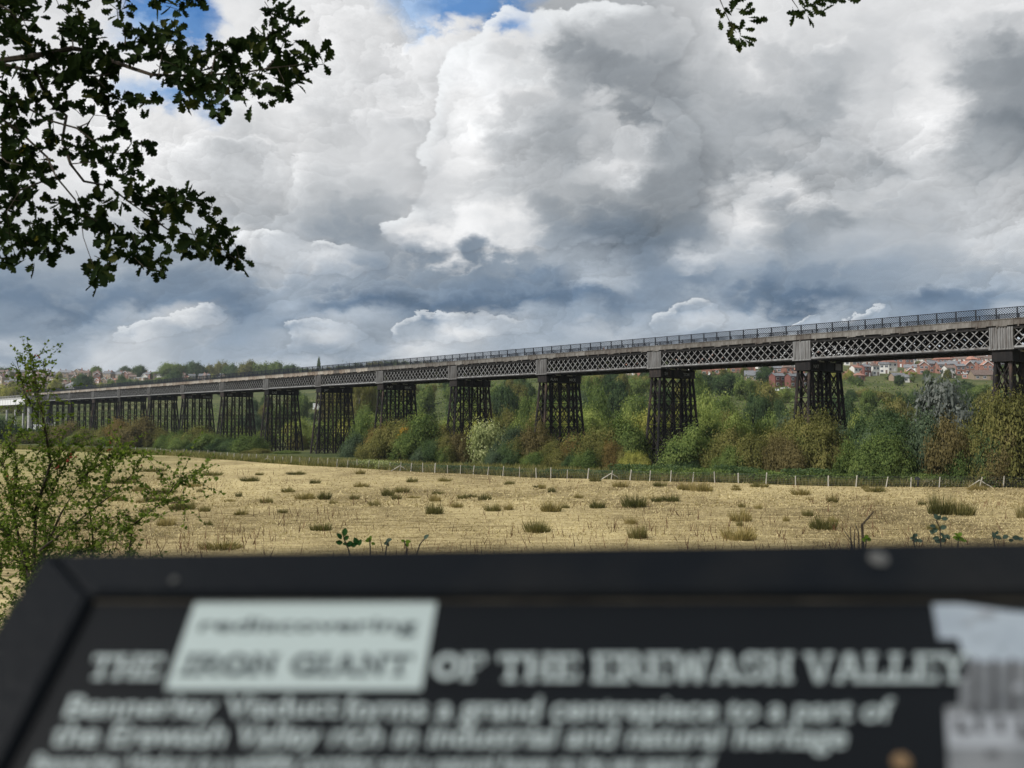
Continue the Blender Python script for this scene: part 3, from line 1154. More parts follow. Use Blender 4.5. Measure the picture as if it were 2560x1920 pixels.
def behind(px, n, base=6.5):
    """Depth along a photo column (2212 scale) at n metres across the line of the viaduct's near face."""
    d = ray(px * 2560 / 2212, 1000)
    # (d * y - VORG) . NV = n
    return (n + VORG.dot(NV)) / (d.x * NV.x + NV.y)


# hedge in front of and between the piers: (x, top, metres behind the near face, width, form, colour)
HEDGE = [
    (18, 905, -22, 70, 'bush', 'dark green'), (60, 930, -18, 60, 'bush', 'olive'), (150, 912, -6, 60, 'bush', 'brown'), (195, 925, -10, 60, 'bush', 'olive'),
    (262, 908, -5, 62, 'bush', 'rust brown'), (312, 905, -6, 70, 'bush', 'brown'), (230, 940, -9, 50, 'bush', 'mid green'),
    (376, 930, -6, 42, 'bush', 'mid green'), (425, 922, -5, 66, 'bush', 'olive'), (455, 935, -9, 60, 'bush', 'mid green'),
    (492, 945, -7, 46, 'bush', 'dark green'), (535, 940, -6, 56, 'bush', 'mid green'), (618, 972, -5, 36, 'bush', 'mid green'), (560, 965, -9, 40, 'bush', 'olive'),
    (768, 940, -5, 64, 'willow', 'blue green'), (795, 905, 3, 62, 'willow', 'mid green'), (828, 925, -6, 62, 'bush', 'rust brown'), (868, 912, -6, 76, 'bush', 'olive'),
    (912, 900, -4, 78, 'bush', 'mid green'), (960, 945, -7, 48, 'bush', 'olive'), (988, 938, -5, 50, 'bush', 'brown'), (935, 950, -9, 44, 'bush', 'dark green'),
    (1056, 912, -7, 82, 'airy', 'pale green'), (1112, 925, -4, 70, 'bush', 'blue green'), (1148, 920, -6, 62, 'bush', 'brown'), (1096, 955, -9, 50, 'bush', 'dark green'),
    (1198, 945, -6, 66, 'bush', 'olive'), (1240, 935, -7, 64, 'bush', 'rust brown'), (1290, 922, -5, 84, 'bush', 'olive'), (1322, 945, -8, 44, 'bush', 'rust brown'),
    (1355, 905, -3, 84, 'bush', 'mid green'), (1376, 968, -11, 44, 'bush', 'yellow green'), (1270, 965, -10, 60, 'bush', 'mid green'),
    (1498, 922, -6, 90, 'bush', 'mid green'), (1462, 960, -9, 50, 'bush', 'dark green'), (1570, 925, -5, 90, 'bush', 'olive'), (1625, 935, -7, 80, 'bush', 'olive'),
    (1668, 925, -5, 70, 'bush', 'olive'), (1722, 908, -5, 84, 'bush', 'olive'), (1780, 902, -6, 84, 'bush', 'olive'), (1752, 925, -8, 90, 'bush', 'olive'),
    (1870, 890, -1, 96, 'bush', 'dark green'), (1938, 905, -4, 100, 'bush', 'dark green'), (1995, 895, -2, 90, 'bush', 'blue green'), (1900, 935, -8, 90, 'bush', 'mid green'),
    (2042, 908, -7, 82, 'airy', 'brown'), (2085, 925, -4, 80, 'bush', 'olive'), (2150, 868, -6, 104, 'bush', 'olive'), (2205, 870, -8, 110, 'bush', 'olive'),
    (2120, 940, -10, 80, 'bush', 'dark green'), (2250, 880, -8, 110, 'bush', 'olive'),
]
for i, (px, top, n, w, form, colc) in enumerate(HEDGE):
    top += 14 if (1180 < px < 1690 or 1850 < px < 2030) else 5
    while at(px * 2560 / 2212, 1000, behind(px, n)).y < fence_y(at(px * 2560 / 2212, 1000, behind(px, n)).x) + 1.5 + w / 55.0:
        n += 0.5
    plant_px(px, top, behind(px, n), w * 1.25, form, colc, 'hedge', 300 + i, pale=(form == 'airy' and colc == 'brown'))
    if form == 'bush':                                        # lower neighbours either side make the hedge ragged
        rr = random.Random(i * 7 + 1)
        foot = to_px(vpos(0, 0))[1]
        for sg in (-1, 1):
            xs_ = px + sg * w * .5
            if any(a_ - w * .4 < xs_ < b_ + w * .4 for a_, b_ in ((1400, 1440), (668, 750), (566, 640))):
                continue
            dep = behind(px, n + rr.uniform(-1.0, 2.0))
            base_y = to_px((0, dep, -6.5))[1] * 2212 / 2560
            t2 = top + (base_y - top) * rr.uniform(.15, .50)
            mixc = {'rust brown': 'olive', 'olive': rr.choice(['mid green', 'brown', 'olive']), 'brown': 'olive', 'mid green': rr.choice(['mid green', 'olive', 'dark green']), 'dark green': rr.choice(['dark green', 'blue green', 'mid green'])}.get(colc, colc)
            plant_px(px + sg * w * rr.uniform(.38, .62), t2, dep, w * rr.uniform(.75, 1.05), 'bush', mixc, 'hedge', 5000 + i * 2 + (sg > 0))

# notable trees beyond the viaduct
plant_px(2046, 838, behind(2046, 30), 165, 'round', 'silver grey', 'special', 901, key='silver grey leaved tree standing behind the dark bushes near the right edge')
def orange_sapling():
    dep = behind(865, -7.5)
    p = at(865 * 2560 / 2212, 938 * 2560 / 2212, dep)
    zg = terrain(p.x, p.y)
    root = thing('sapling', 'sapling with bright orange leaves rising from the hedge before the sixth pier from right', 'sapling', (p.x, p.y, zg))
    m = MB()
    m.tube([(0, 0, -.1), (.1, 0, 2.5), (0, 0, p.z - zg - .5)], [.06, .045, .02], 6)
    link('trunk', m.mesh('trunk'), BARK, root)
    cm = crown_mesh('orange_crown', 77, 'airy', 700, .13)
    link('crown', cm, LEAF['orange'], root, (0, 0, p.z - zg - 1.3), (0, .5, 0), (1.15, 1.0, 2.6))


orange_sapling()
for i, (px, top, w) in enumerate(((775, 822, 50), (800, 826, 44), (742, 818, 56), (712, 830, 50))):
    plant_px(px, top, behind(px, 75 + 6 * i), w, 'airy', 'olive', 'birch', 910 + i, pale=True)
CONIFERS = [(689, 776, 905, 22, 'tall narrow dark conifer spire standing above the hilltop trees left of centre'),
            (2134, 788, 700, 17, 'pointed conifer between the houses just left of the rightmost pier'),
            (2028, 800, 640, 16, 'dark conifer between red roofed houses under the right hand span')]
for i, (px, top, dep, w, key) in enumerate(CONIFERS):
    p = at(px * 2560 / 2212, top * 2560 / 2212, dep)
    plant_px(px, top, dep, w, 'conifer', 'dark green', 'special', 930 + i, key=key)

# scrub and woodland in belts behind the viaduct
def wood_top(px):
    """Highest photo row (2212 scale) the woodland reaches on a column; the houses show above it on the right."""
    pts = [(-100, 872), (300, 856), (850, 828), (1250, 802), (1400, 806), (1560, 810), (1650, 826), (1700, 850), (1840, 846), (2000, 848), (2300, 846)]
    for (xa, ya), (xb, yb) in zip(pts, pts[1:]):
        if xa <= px <= xb:
            return ya + (yb - ya) * (px - xa) / (xb - xa)
    return 850


def scatter_belt(zone, n0, n1, gap, below, jit, forms, colours, seed, smin=-55, smax=420, hcap=17):
    r = random.Random(seed)
    s = smin
    count = 0
    while s < smax:
        n = r.uniform(n0, n1)
        p = vpos(s, n)
        px, py = to_px((p.x, p.y, -3))
        s += gap * r.uniform(.7, 1.3) * (1 + max(0, s) / 420.0)
        if px < -60 or px > 2640 or p.y < 60:
            continue
        x = px * 2212 / 2560
        yt = wood_top(x) + below + r.uniform(-jit, jit)
        if 655 < x < 728:                                     # a gap in the wood where the van shows
            yt = max(yt, 892)
        zt = at(px, yt * 2560 / 2212, p.y).z
        h = min(hcap, max(2.6, (zt - terrain(p.x, p.y)) * 1.03))
        form = r.choice(forms)
        w = min(9.5, max(3.5, h * r.uniform(.75, 1.05) * {'bush': 1.05, 'willow': .80, 'round': .85, 'airy': .55}[form]))
        plant(p.x, p.y, w, h, form, r.choice(colours), zone, seed * 1000 + count, pale=(form == 'airy'))
        count += 1
    return count


scatter_belt('scrub', 12, 17, 5.2, 108, 13, ['bush', 'bush', 'willow'], ['light green', 'mid green', 'olive', 'light green'], 11, hcap=6)
scatter_belt('scrub', 24, 34, 5.6, 95, 10, ['bush', 'willow', 'bush'], ['light green', 'yellow green', 'light green', 'mid green'], 12, hcap=8)
scatter_belt('scrub', 42, 56, 6.0, 81, 9, ['bush', 'willow', 'bush'], ['light green', 'yellow green', 'light green', 'olive', 'light green'], 13, hcap=9)
scatter_belt('wood', 64, 84, 7.6, 62, 11, ['willow', 'round', 'bush'], ['mid green', 'blue green', 'mid green', 'light green'], 14, hcap=12)
scatter_belt('wood', 96, 122, 8.6, 40, 10, ['round', 'round', 'airy'], ['mid green', 'olive', 'dark green', 'dark green'], 15)
scatter_belt('wood', 135, 165, 9.2, 18, 8, ['round', 'round', 'airy', 'round'], ['dark green', 'mid green', 'dark green', 'olive'], 16, smax=460)
scatter_belt('wood', 178, 215, 9.6, 8, 7, ['round'], ['dark green', 'mid green', 'dark green', 'olive'], 17, smin=-150, smax=480)
scatter_belt('wood', 228, 265, 11, 3, 7, ['round', 'bush'], ['dark green', 'mid green', 'olive'], 18, smin=-150, smax=520, hcap=12)


def hill_tree(px, py, h, w, colour, seed, form='round'):
    q = hit(px * 2560 / 2212, py * 2560 / 2212)
    if q is None:
        return
    plant(q.x, q.y, w, h, form, colour, 'hill', seed)


# trees among and above the houses: (x, foot y, height m, width m, colour)
r = random.Random(21)
for i, (px, top, w) in enumerate([(8, 792, 34), (55, 800, 22), (72, 806, 20), (104, 800, 34), (132, 802, 26), (178, 796, 20), (205, 790, 34), (238, 800, 26), (272, 790, 34), (302, 788, 30), (340, 800, 34), (372, 784, 50), (398, 786, 34),
                                  (425, 782, 44), (452, 788, 40), (478, 782, 48), (508, 786, 44), (538, 780, 52), (566, 784, 48), (596, 782, 50), (628, 788, 50), (655, 794, 46), (684, 796, 44), (715, 792, 50),
                                  (745, 788, 54), (778, 784, 50), (812, 780, 54), (846, 778, 50), (880, 779, 50), (915, 780, 50), (950, 780, 50)]):
    plant_px(px, top + 4, 1030 - 0.10 * px + r.uniform(-10, 40), w * r.uniform(.9, 1.15), 'round', r.choice(['dark green', 'dark green', 'blue green', 'mid green', 'olive']), 'hill', 400 + i)
for i, (px, top, dep, w, c) in enumerate([(14, 838, 560, 60, 'yellow green'), (45, 842, 540, 50, 'olive'), (118, 822, 700, 26, 'yellow green'), (180, 812, 760, 40, 'dark green'), (284, 822, 780, 34, 'dark green'), (318, 824, 760, 30, 'dark green'),
                                          (350, 818, 800, 40, 'mid green'), (378, 806, 820, 40, 'dark green'), (412, 818, 800, 30, 'olive'), (470, 818, 810, 30, 'dark green'), (130, 838, 640, 30, 'olive'), (220, 840, 660, 30, 'mid green'),
                                          (1290, 812, 430, 60, 'olive'), (1320, 806, 470, 60, 'dark green'), (1365, 822, 400, 60, 'mid green'), (1395, 815, 430, 50, 'olive'),
                                          (1530, 812, 420, 60, 'dark green'), (1572, 812, 410, 60, 'dark green'), (1610, 822, 390, 50, 'mid green'), (1655, 792, 470, 44, 'dark green'), (1690, 842, 380, 40, 'light green'),
                                          (1850, 806, 560, 46, 'dark green'), (1868, 842, 400, 46, 'olive'), (1905, 848, 380, 60, 'olive'), (1935, 812, 500, 44, 'mid green'), (1948, 790, 660, 36, 'dark green'), (1958, 804, 520, 40, 'yellow green'),
                                          (1990, 800, 600, 36, 'dark green'), (2010, 850, 390, 60, 'mid green'), (2032, 826, 440, 56, 'dark green'), (2078, 824, 430, 56, 'dark green'), (2118, 834, 410, 50, 'mid green'), (2140, 812, 520, 30, 'mid green'),
                                          (2060, 774, 800, 60, 'dark green'), (2090, 770, 800, 54, 'olive'), (2000, 772, 810, 70, 'dark green'), (1930, 775, 815, 70, 'dark green'), (2180, 846, 400, 60, 'dark green')]):
    plant_px(px, top, dep, w, 'round', c, 'hill', 460 + i)

# low growth: nettles and long grass along the far side of the fence, one mass each
def blade_mass(name, mat, pts, hmin, hmax, wmin, wmax, seed, lean=.35, k='stuff'):
    g = np.random.default_rng(seed)
    P = np.asarray(pts)
    n = len(P)
    h = g.uniform(hmin, hmax, n)[:, None]
    w = g.uniform(wmin, wmax, n)[:, None]
    a = g.uniform(0, 6.283, n)
    side = np.stack([np.cos(a), np.sin(a), np.zeros(n)], 1)
    ln = np.stack([g.normal(size=n) * lean, g.normal(size=n) * lean, np.ones(n)], 1)
    V = np.stack([P - side * w, P + side * w, P + ln * h], 1).reshape(-1, 3)
    o = link(name, mesh_np(name, V, tris=np.arange(3 * n).reshape(n, 3)), mat)
    if k:
        kind(o, k)
    return o


g0 = np.random.default_rng(5)


def band(n_pts, f0, f1, d0, d1, bias=1.0, cl=0):
    """Points between d0 and d1 metres beyond the fence, from photo column f0 to f1 (2560 scale)."""
    pts = []
    seeds = [(g0.uniform(f0, f1), g0.uniform(d0, d1)) for _ in range(cl)] if cl else None
    for _ in range(n_pts):
        if seeds:
            c = seeds[g0.integers(len(seeds))]
            px, dd = c[0] + g0.normal() * 14, c[1] + g0.normal() * .8
        else:
            px, dd = g0.uniform(f0, f1), d0 + (d1 - d0) * g0.random() ** bias
        d = ray(px, 1150)
        # depth of fence on this column
        y = 120.0
        for _ in range(6):
            y = 0.5 * y + 0.5 * fence_y(d.x * y)
        y += dd
        x = d.x * y
        pts.append((x, y, terrain(x, y) - .02))
    return pts


blade_mass('rough_grass', foliage('rough_grass_blades', [(.06, .070, .022), (.12, .125, .042), (.20, .185, .072), (.33, .275, .14)], vary=0), band(60000, -40, 2620, .4, 24, 1.6), .30, 1.0, .05, .12, 1)
def leaf_mass(name, mat, pts, h, size, seed):
    g = np.random.default_rng(seed)
    P = np.asarray(pts, dtype=float)
    P[:, 2] += h * g.random(len(P)) ** .7
    nr = g.normal(size=P.shape) * .7 + np.array([0, -.2, .8])
    V, Q = leaf_cards(P, nr, size, g)
    return kind(link(name, mesh_np(name, V, quads=Q), mat), 'stuff')


leaf_mass('nettle_bed', LEAF['mid green'], band(26000, 1560, 2620, 1.0, 9.0, 1.0, cl=120), 1.25, .17, 2)
leaf_mass('nettle_bed', LEAF['dark green'], band(16000, 1500, 2620, 1.5, 9.0, 1.0, cl=60), 1.6, .19, 12)
upts = []
for _ in range(64000):
    p = vpos(g0.uniform(-160, 520), g0.uniform(14, 330))
    upts.append((p.x, p.y, terrain(p.x, p.y)))
leaf_mass('woodland_undergrowth', LEAF['mid green'], upts, 3.0, .60, 15)
leaf_mass('bramble_bank', LEAF['dark green'], band(9000, 880, 1560, 1.5, 6.0, 1.0, cl=60), .9, .16, 3)
leaf_mass('pale_willowherb', LEAF['pale green'], band(1400, 900, 975, .6, 3.0, 1.0, cl=16), 1.3, .14, 4)
leaf_mass('pale_thistles', foliage('thistle_down', [(.10, .10, .05), (.22, .20, .13), (.38, .35, .27)], vary=0), band(1800, 2290, 2540, .4, 3.0, 1.0, cl=26), .8, .10, 6)

# straw of the mown field, a few blades per spot, thinner where it is far away
g1 = np.random.default_rng(9)
pts = []
while len(pts) < 110000:
    px = g1.uniform(-60, 2620, 4000)
    py = 1057 + (1420 - 1057) * (0.15 + 0.85 * g1.random(4000) ** .8)
    for a, b in zip(px, py):
        d = ray(a, b)
        y = -6.47 / d.z
        x = d.x * y
        if in_field(x, y):
            pts.append((x, y, terrain(x, y)))
pts = np.array(pts[:110000])
dist = pts[:, 1]
order = np.argsort(dist)
pts = pts[order]
kk = len(pts) // 3
for i, (h0, h1, w0, w1) in enumerate(((.05, .13, .014, .034), (.06, .16, .020, .045), (.08, .22, .03, .075))):
    blade_mass('straw_stubble', STRAW, pts[i * kk:(i + 1) * kk], h0, h1, w0, w1, 20 + i, lean=1.3)
cl = pts[g1.integers(0, len(pts), 130)]
sel = np.concatenate([cl[g1.integers(0, 130, 900)] + g1.normal(size=(900, 3)) * [1.6, 1.6, 0], pts[g1.integers(0, len(pts), 160)]])
sel = np.array([q for q in sel if in_field(q[0], q[1])])
blade_mass('dry_dock_stems', DOCK, np.concatenate([sel + g1.normal(size=sel.shape) * [.18, .18, 0] for _ in range(2)]), .30, .95, .012, .032, 31, lean=.28)

# rush tufts: photo position of the foot, width and height in 2212 scale points
TUFTS = [(938, 1114, 40, 20), (1065, 1107, 36, 14), (1190, 1107, 46, 20), (1290, 1099, 34, 14), (1370, 1097, 54, 22), (1160, 1153, 60, 22), (1377, 1168, 42, 24), (1600, 1129, 48, 22),
         (1778, 1147, 58, 24), (2030, 1115, 52, 36), (2075, 1116, 60, 26), (693, 1148, 46, 14), (358, 1136, 40, 16), (393, 1100, 56, 16), (868, 1064, 32, 12), (838, 1072, 28, 16), (856, 1080, 22, 10),
         (940, 1085, 26, 13), (1000, 1079, 22, 10), (1047, 1082, 30, 12), (1192, 1065, 18, 10), (700, 1080, 30, 15), (660, 1079, 44, 12), (622, 1064, 30, 9), (680, 1045, 24, 8), (576, 1087, 28, 11),
         (765, 1080, 22, 10), (1516, 1062, 50, 16), (1450, 1085, 40, 12), (1420, 1086, 26, 11), (1340, 1054, 34, 12), (1730, 1070, 40, 12), (1798, 1088, 26, 14), (1480, 1060, 34, 14), (318, 1105, 30, 10), (442, 1105, 24, 11),
         (330, 1083, 44, 12), (520, 1113, 30, 10), (450, 1136, 20, 9), (1598, 1171, 74, 24), (355, 1066, 60, 10), (270, 1044, 60, 9), (420, 1052, 40, 8), (300, 1062, 30, 9), (2212, 1122, 30, 26), (1285, 1040, 26, 10),
         (810, 1095, 26, 10), (480, 1186, 90, 14), (250, 1082, 36, 12), (540, 1040, 40, 9), (455, 1028, 50, 8), (330, 1020, 60, 7), (780, 1052, 34, 9), (890, 1042, 26, 9), (1425, 1052, 30, 10), (1640, 1052, 40, 10),
         (1890, 1063, 44, 12), (2110, 1060, 40, 12), (720, 1090, 20, 8), (610, 1110, 22, 8), (1100, 1047, 24, 8), (960, 1040, 30, 7), (1250, 1078, 20, 9), (640, 1025, 40, 7), (380, 1082, 24, 10), (290, 1128, 24, 10)]
rt = random.Random(12)
TUFTS += [(rt.uniform(230, 2200), 1100 - 82 * rt.random() ** 1.4, rt.uniform(12, 30), rt.uniform(5, 10)) for _ in range(30)]
TUFTS += [(rt.uniform(300, 2200), rt.uniform(1085, 1165), rt.uniform(14, 30), rt.uniform(8, 13)) for _ in range(8)]
TUFTS = [t for t in TUFTS if in_field(on_flat(t[0] * 2560 / 2212, t[1] * 2560 / 2212).x, on_flat(t[0] * 2560 / 2212, t[1] * 2560 / 2212).y)]
tuft_me = []
for v in range(5):
    g = np.random.default_rng(60 + v)
    n = 620
    a, rr = g.uniform(0, 6.283, n), np.sqrt(g.random(n)) * .42
    P = np.stack([rr * np.cos(a), rr * np.sin(a), np.zeros(n)], 1)
    dirv = np.stack([np.cos(a) * rr * .7, np.sin(a) * rr * .7, np.ones(n)], 1) + g.normal(size=(n, 3)) * [.10, .10, 0]
    h = (g.uniform(.25, 1.0, n) ** .9 * (1 - .9 * rr) * (1 + .35 * np.sin(a * 3 + v)))[:, None]
    sd = unit(np.stack([g.normal(size=n), g.normal(size=n), np.zeros(n)], 1)) * g.uniform(.008, .018, n)[:, None]
    V = np.stack([P - sd, P + sd, P + dirv * h], 1).reshape(-1, 3)
    tuft_me.append(mesh_np('rush_tuft', V, tris=np.arange(3 * n).reshape(n, 3)))
tuft0 = link('rush_tuft', tuft_me[0], RUSH)
RUSH_BROWN = foliage('rush_blades_brown', [(.08, .072, .026), (.16, .135, .05), (.26, .205, .08), (.36, .29, .13)], trans=.2, vary=.3, scale=.8)
TUFT_OBJS = []
for i, (px, py, w, h) in enumerate(TUFTS):
    p = on_flat(px * 2560 / 2212, py * 2560 / 2212)
    o = tuft0 if i == 0 else tuft0.copy()
    if i:
        COL.objects.link(o)
    o.data = tuft_me[i % 5]
    if len(o.data.materials) == 0:
        o.data.materials.append(RUSH)
    o.location = (p.x, p.y, p.z - .02)
    k = 2560 / 2212 / 2400 * p.y
    o.scale = (w * k / .95, w * k / .95, h * k * 1.65)
    o.rotation_euler = (0, 0, rng.uniform(0, 6.28))
    brown = px in (1598, 480, 1480, 1340, 1730) or (px != int(px) and i % 3) or (px == int(px) and i % 5 == 2)
    if brown:
        o.material_slots[0].link = 'OBJECT'
        o.material_slots[0].material = RUSH_BROWN
    TUFT_OBJS.append((o, px, py, w, brown))


# ------------------------------------------------------------------ fence
def build_fence():
    WOOD = mottled('pale_weathered_wood', [(.24, .22, .18), (.36, .34, .29), (.46, .44, .39)], 3.0, rough=.9, stretch=(1, 1, .3), rand=.2)
    WIRE = mottled('galvanised_wire', [(.12, .12, .12), (.20, .20, .20)], 2.0, rough=.5, metal=.5)
    root = thing('post_and_wire_fence', 'post and wire fence of pale timber posts along the far edge of the dry field', 'fence', FENCE[0])
    o0 = Vector(FENCE[0])
    pm = []
    for v in range(3):
        m = MB()
        m.tube([(0, 0, -.4), (0, 0, .55), (.01 * v, 0, 1.15), (.01 * v, 0, 1.2)], [.062, .060, .057, .03], 8)
        pm.append(m.mesh('fence_post'))
    r = random.Random(4)
    tops = []
    for p, px in zip(FENCE, FENCE_PX):
        q = p - o0
        lean = r.gauss(.06, .06)
        link('fence_post', pm[r.randrange(3)], WOOD, root, q, (r.gauss(0, .05), lean, 0), (r.uniform(.8, 1.2), r.uniform(.8, 1.2), r.uniform(.86, 1.10)))
        tops.append(q)
        if px[0] in BRACED:
            for sx in ((1, -1) if px[0] != 425 else (1,)):
                m = MB()
                m.tube([q + Vector((0, -.02, .75)), q + Vector((sx * 1.25, -.1, .0))], [.05, .05], 7)
                link('brace', m.mesh('brace'), WOOD, root)
    for h in (.22, .40, .58, .76, .94, 1.08):
        m = MB()
        for a, b in zip(tops, tops[1:]):
            m.bar(a + Vector((0, 0, h)), b + Vector((0, 0, h)), .012, .012)
        link('wire', m.mesh('wire'), WIRE, root)
    m = MB()
    for a, b in zip(tops[30:], tops[31:]):
        n = max(1, int((b - a).length / .30))
        for i in range(n):
            p = a.lerp(b, i / n)
            m.bar(p + Vector((0, 0, .15)), p + Vector((0, 0, .80)), .008, .008, (0, 1, 0))
    kind(link('wire_mesh', m.mesh('wire_mesh'), WIRE, root), 'stuff')
    return root


build_fence()
# short marker post of dark timber near the right end of the fence
p = on_flat(2299, 1219)
m = MB()
m.box(-.10, .10, -.08, .08, -.3, 1.0)
m.box(-.22, .22, -.10, .10, .72, .95)
tag(link('marker_post', m.mesh('marker_post'), mottled('dark_timber', [(.012, .016, .022), (.03, .035, .045)], 4.0), None, p + Vector((0, .5, 0))), 'short dark marker post with a square head behind the fence at the right', 'marker post')

# ------------------------------------------------------------------ houses on the two hillsides
ROOFS = {'orange red': mottled('orange_clay_tile', [(.20, .095, .068), (.30, .145, .105), (.37, .20, .145)], 1.2, rand=.3),
         'red': mottled('red_clay_tile', [(.16, .078, .060), (.24, .120, .092), (.30, .165, .128)], 1.2, rand=.3),
         'brown': mottled('brown_tile', [(.085, .060, .050), (.13, .095, .08), (.17, .13, .11)], 1.2, rand=.3),
         'grey': mottled('grey_slate', [(.085, .090, .098), (.13, .135, .145), (.18, .185, .195)], 1.2, rand=.3),
         'white': mottled('pale_flat_roof', [(.55, .56, .57), (.66, .67, .68), (.72, .73, .73)], 1.0)}
WALLS = {'brick': mottled('red_brick', [(.17, .080, .058), (.24, .115, .085), (.29, .155, .12)], 2.0, rand=.35),
         'dark brick': mottled('dark_red_brick', [(.10, .038, .034), (.145, .056, .048), (.18, .08, .066)], 2.0, rand=.2),
         'white rendered': mottled('white_render', [(.42, .41, .39), (.54, .53, .50), (.64, .63, .61)], 1.2, rand=.2),
         'buff': mottled('buff_brick', [(.19, .15, .11), (.27, .21, .155), (.33, .27, .205)], 2.0, rand=.3)}
GLASS = principled('window_glass', .12, .6)[0]
GLASS.node_tree.nodes['Principled BSDF'].inputs['Base Color'].default_value = (.03, .035, .045, 1)
HOUSES = []


def house(px, py, wpx, form, roofc, wallc, seed, storeys=2, yaw=None, side='left'):
    """Foot point, width in photo points (2560 scale)."""
    q = hit(px, py)
    if q is None or q.y > (1000 if side == 'left' else 735):
        d = ray(px, py)
        y = 985.0 if side == 'left' else 725.0
        q = Vector((d.x * y, y, terrain(d.x * y, y)))
    r = random.Random(seed)
    w = max(4.5, wpx / 2400 * q.y)
    d = w * r.uniform(.75, 1.0) if form != 'gable' else w * r.uniform(.55, .75)
    h = 2.6 * storeys + .2
    rise = {'gable': .34 * d, 'hip': .36 * d, 'front': .40 * w, 'flat': 0.0}[form]
    rise = min(rise, 3.6)
    yw = yaw if yaw is not None else r.uniform(-.5, .5)
    root = thing('house', '', 'house', (q.x, q.y + d / 2, q.z), yw)
    m = MB()
    m.box(-w / 2, w / 2, -d / 2, d / 2, -4.0, h)
    if form == 'front':
        for y in (-d / 2, d / 2):
            m.tri((-w / 2, y, h), (w / 2, y, h), (0, y, h + rise))
    elif form == 'gable':
        for x in (-w / 2, w / 2):
            m.tri((x, -d / 2, h), (x, d / 2, h), (x, 0, h + rise))
    link('wall', m.mesh('wall'), WALLS[wallc], root)
    o, t = .35, .14
    m = MB()

    def slope(a, b, c, e):
        up = Vector((0, 0, t))
        m.hexa([Vector(a), Vector(b), Vector(c), Vector(e), Vector(a) + up, Vector(b) + up, Vector(c) + up, Vector(e) + up])
    if form == 'gable':
        k = o * rise / (d / 2)
        slope((-w / 2 - o, -d / 2 - o, h - k), (w / 2 + o, -d / 2 - o, h - k), (w / 2 + o, 0, h + rise), (-w / 2 - o, 0, h + rise))
        slope((w / 2 + o, d / 2 + o, h - k), (-w / 2 - o, d / 2 + o, h - k), (-w / 2 - o, 0, h + rise + .004), (w / 2 + o, 0, h + rise + .004))
    elif form == 'front':
        k = o * rise / (w / 2)
        slope((-w / 2 - o, d / 2 + o, h - k), (-w / 2 - o, -d / 2 - o, h - k), (0, -d / 2 - o, h + rise), (0, d / 2 + o, h + rise))
        slope((w / 2 + o, -d / 2 - o, h - k), (w / 2 + o, d / 2 + o, h - k), (0, d / 2 + o, h + rise + .004), (0, -d / 2 - o, h + rise + .004))
    elif form == 'hip':
        a = max(.4, w / 2 - d / 2 * .85)
        A, B, C2, D2 = (-w / 2 - o, -d / 2 - o, h), (w / 2 + o, -d / 2 - o, h), (w / 2 + o, d / 2 + o, h), (-w / 2 - o, d / 2 + o, h)
        R0, R1 = (-a, 0, h + rise), (a, 0, h + rise)
        m.quad(A, B, R1, R0)
        m.quad(C2, D2, R0, R1)
        m.tri(B, C2, R1)
        m.tri(D2, A, R0)
        m.quad(D2, C2, B, A)
    else:
        m.box(-w / 2 - .3, w / 2 + .3, -d / 2 - .3, d / 2 + .3, h, h + .35)
    ro = link('roof', m.mesh('roof'), ROOFS[roofc], root)
    if form in ('front',):
        mb = MB()                                              # white barge boards
        k = o * rise / (w / 2)
        for sx in (-1, 1):
            mb.bar((sx * (w / 2 + o), -d / 2 - o - .05, h - k + .02), (0, -d / 2 - o - .05, h + rise + .02), .28, .06, (0, 1, 0))
        link('barge_board', mb.mesh('barge_board'), WHITEPAINT, ro)
    if form != 'flat':
        mb = MB()
        cx = w * r.choice([-.3, .3, 0.0, .32])
        mb.box(cx - .4, cx + .4, -.35, .35, h + rise * .5, h + rise + 1.0)
        mb.tube([(cx - .18, 0, h + rise + 1.0), (cx - .18, 0, h + rise + 1.35)], [.12, .10], 6)
        mb.tube([(cx + .18, 0, h + rise + 1.0), (cx + .18, 0, h + rise + 1.35)], [.12, .10], 6)
        link('chimney', mb.mesh('chimney'), WALLS['brick'], ro)
    nx = 2 if w < 9 else 3
    for st in range(storeys):
        for i in range(nx):
            cx = -w / 2 + w * (i + .5) / nx
            z0 = .8 + 2.6 * st
            if st == 0 and i == nx - 1:
                mb = MB()
                mb.box(cx - .5, cx + .5, -d / 2 - .06, -d / 2 + .02, 0.05, 2.05)
                link('door', mb.mesh('door'), WHITEPAINT if seed % 2 else ROOFS['brown'], root)
                continue
            mb = MB()
            mb.box(cx - .85, cx + .85, -d / 2 - .05, -d / 2 + .02, z0, z0 + 1.35)
            wo = link('window', mb.mesh('window'), WHITEPAINT, root)
            mb = MB()
            mb.box(cx - .75, cx - .05, -d / 2 - .07, -d / 2 - .05, z0 + .12, z0 + 1.23)
            mb.box(cx + .05, cx + .75, -d / 2 - .07, -d / 2 - .05, z0 + .12, z0 + 1.23)
            link('pane', mb.mesh('pane'), GLASS, wo)
    HOUSES.append((root, form, roofc, wallc, side, px, py, storeys))


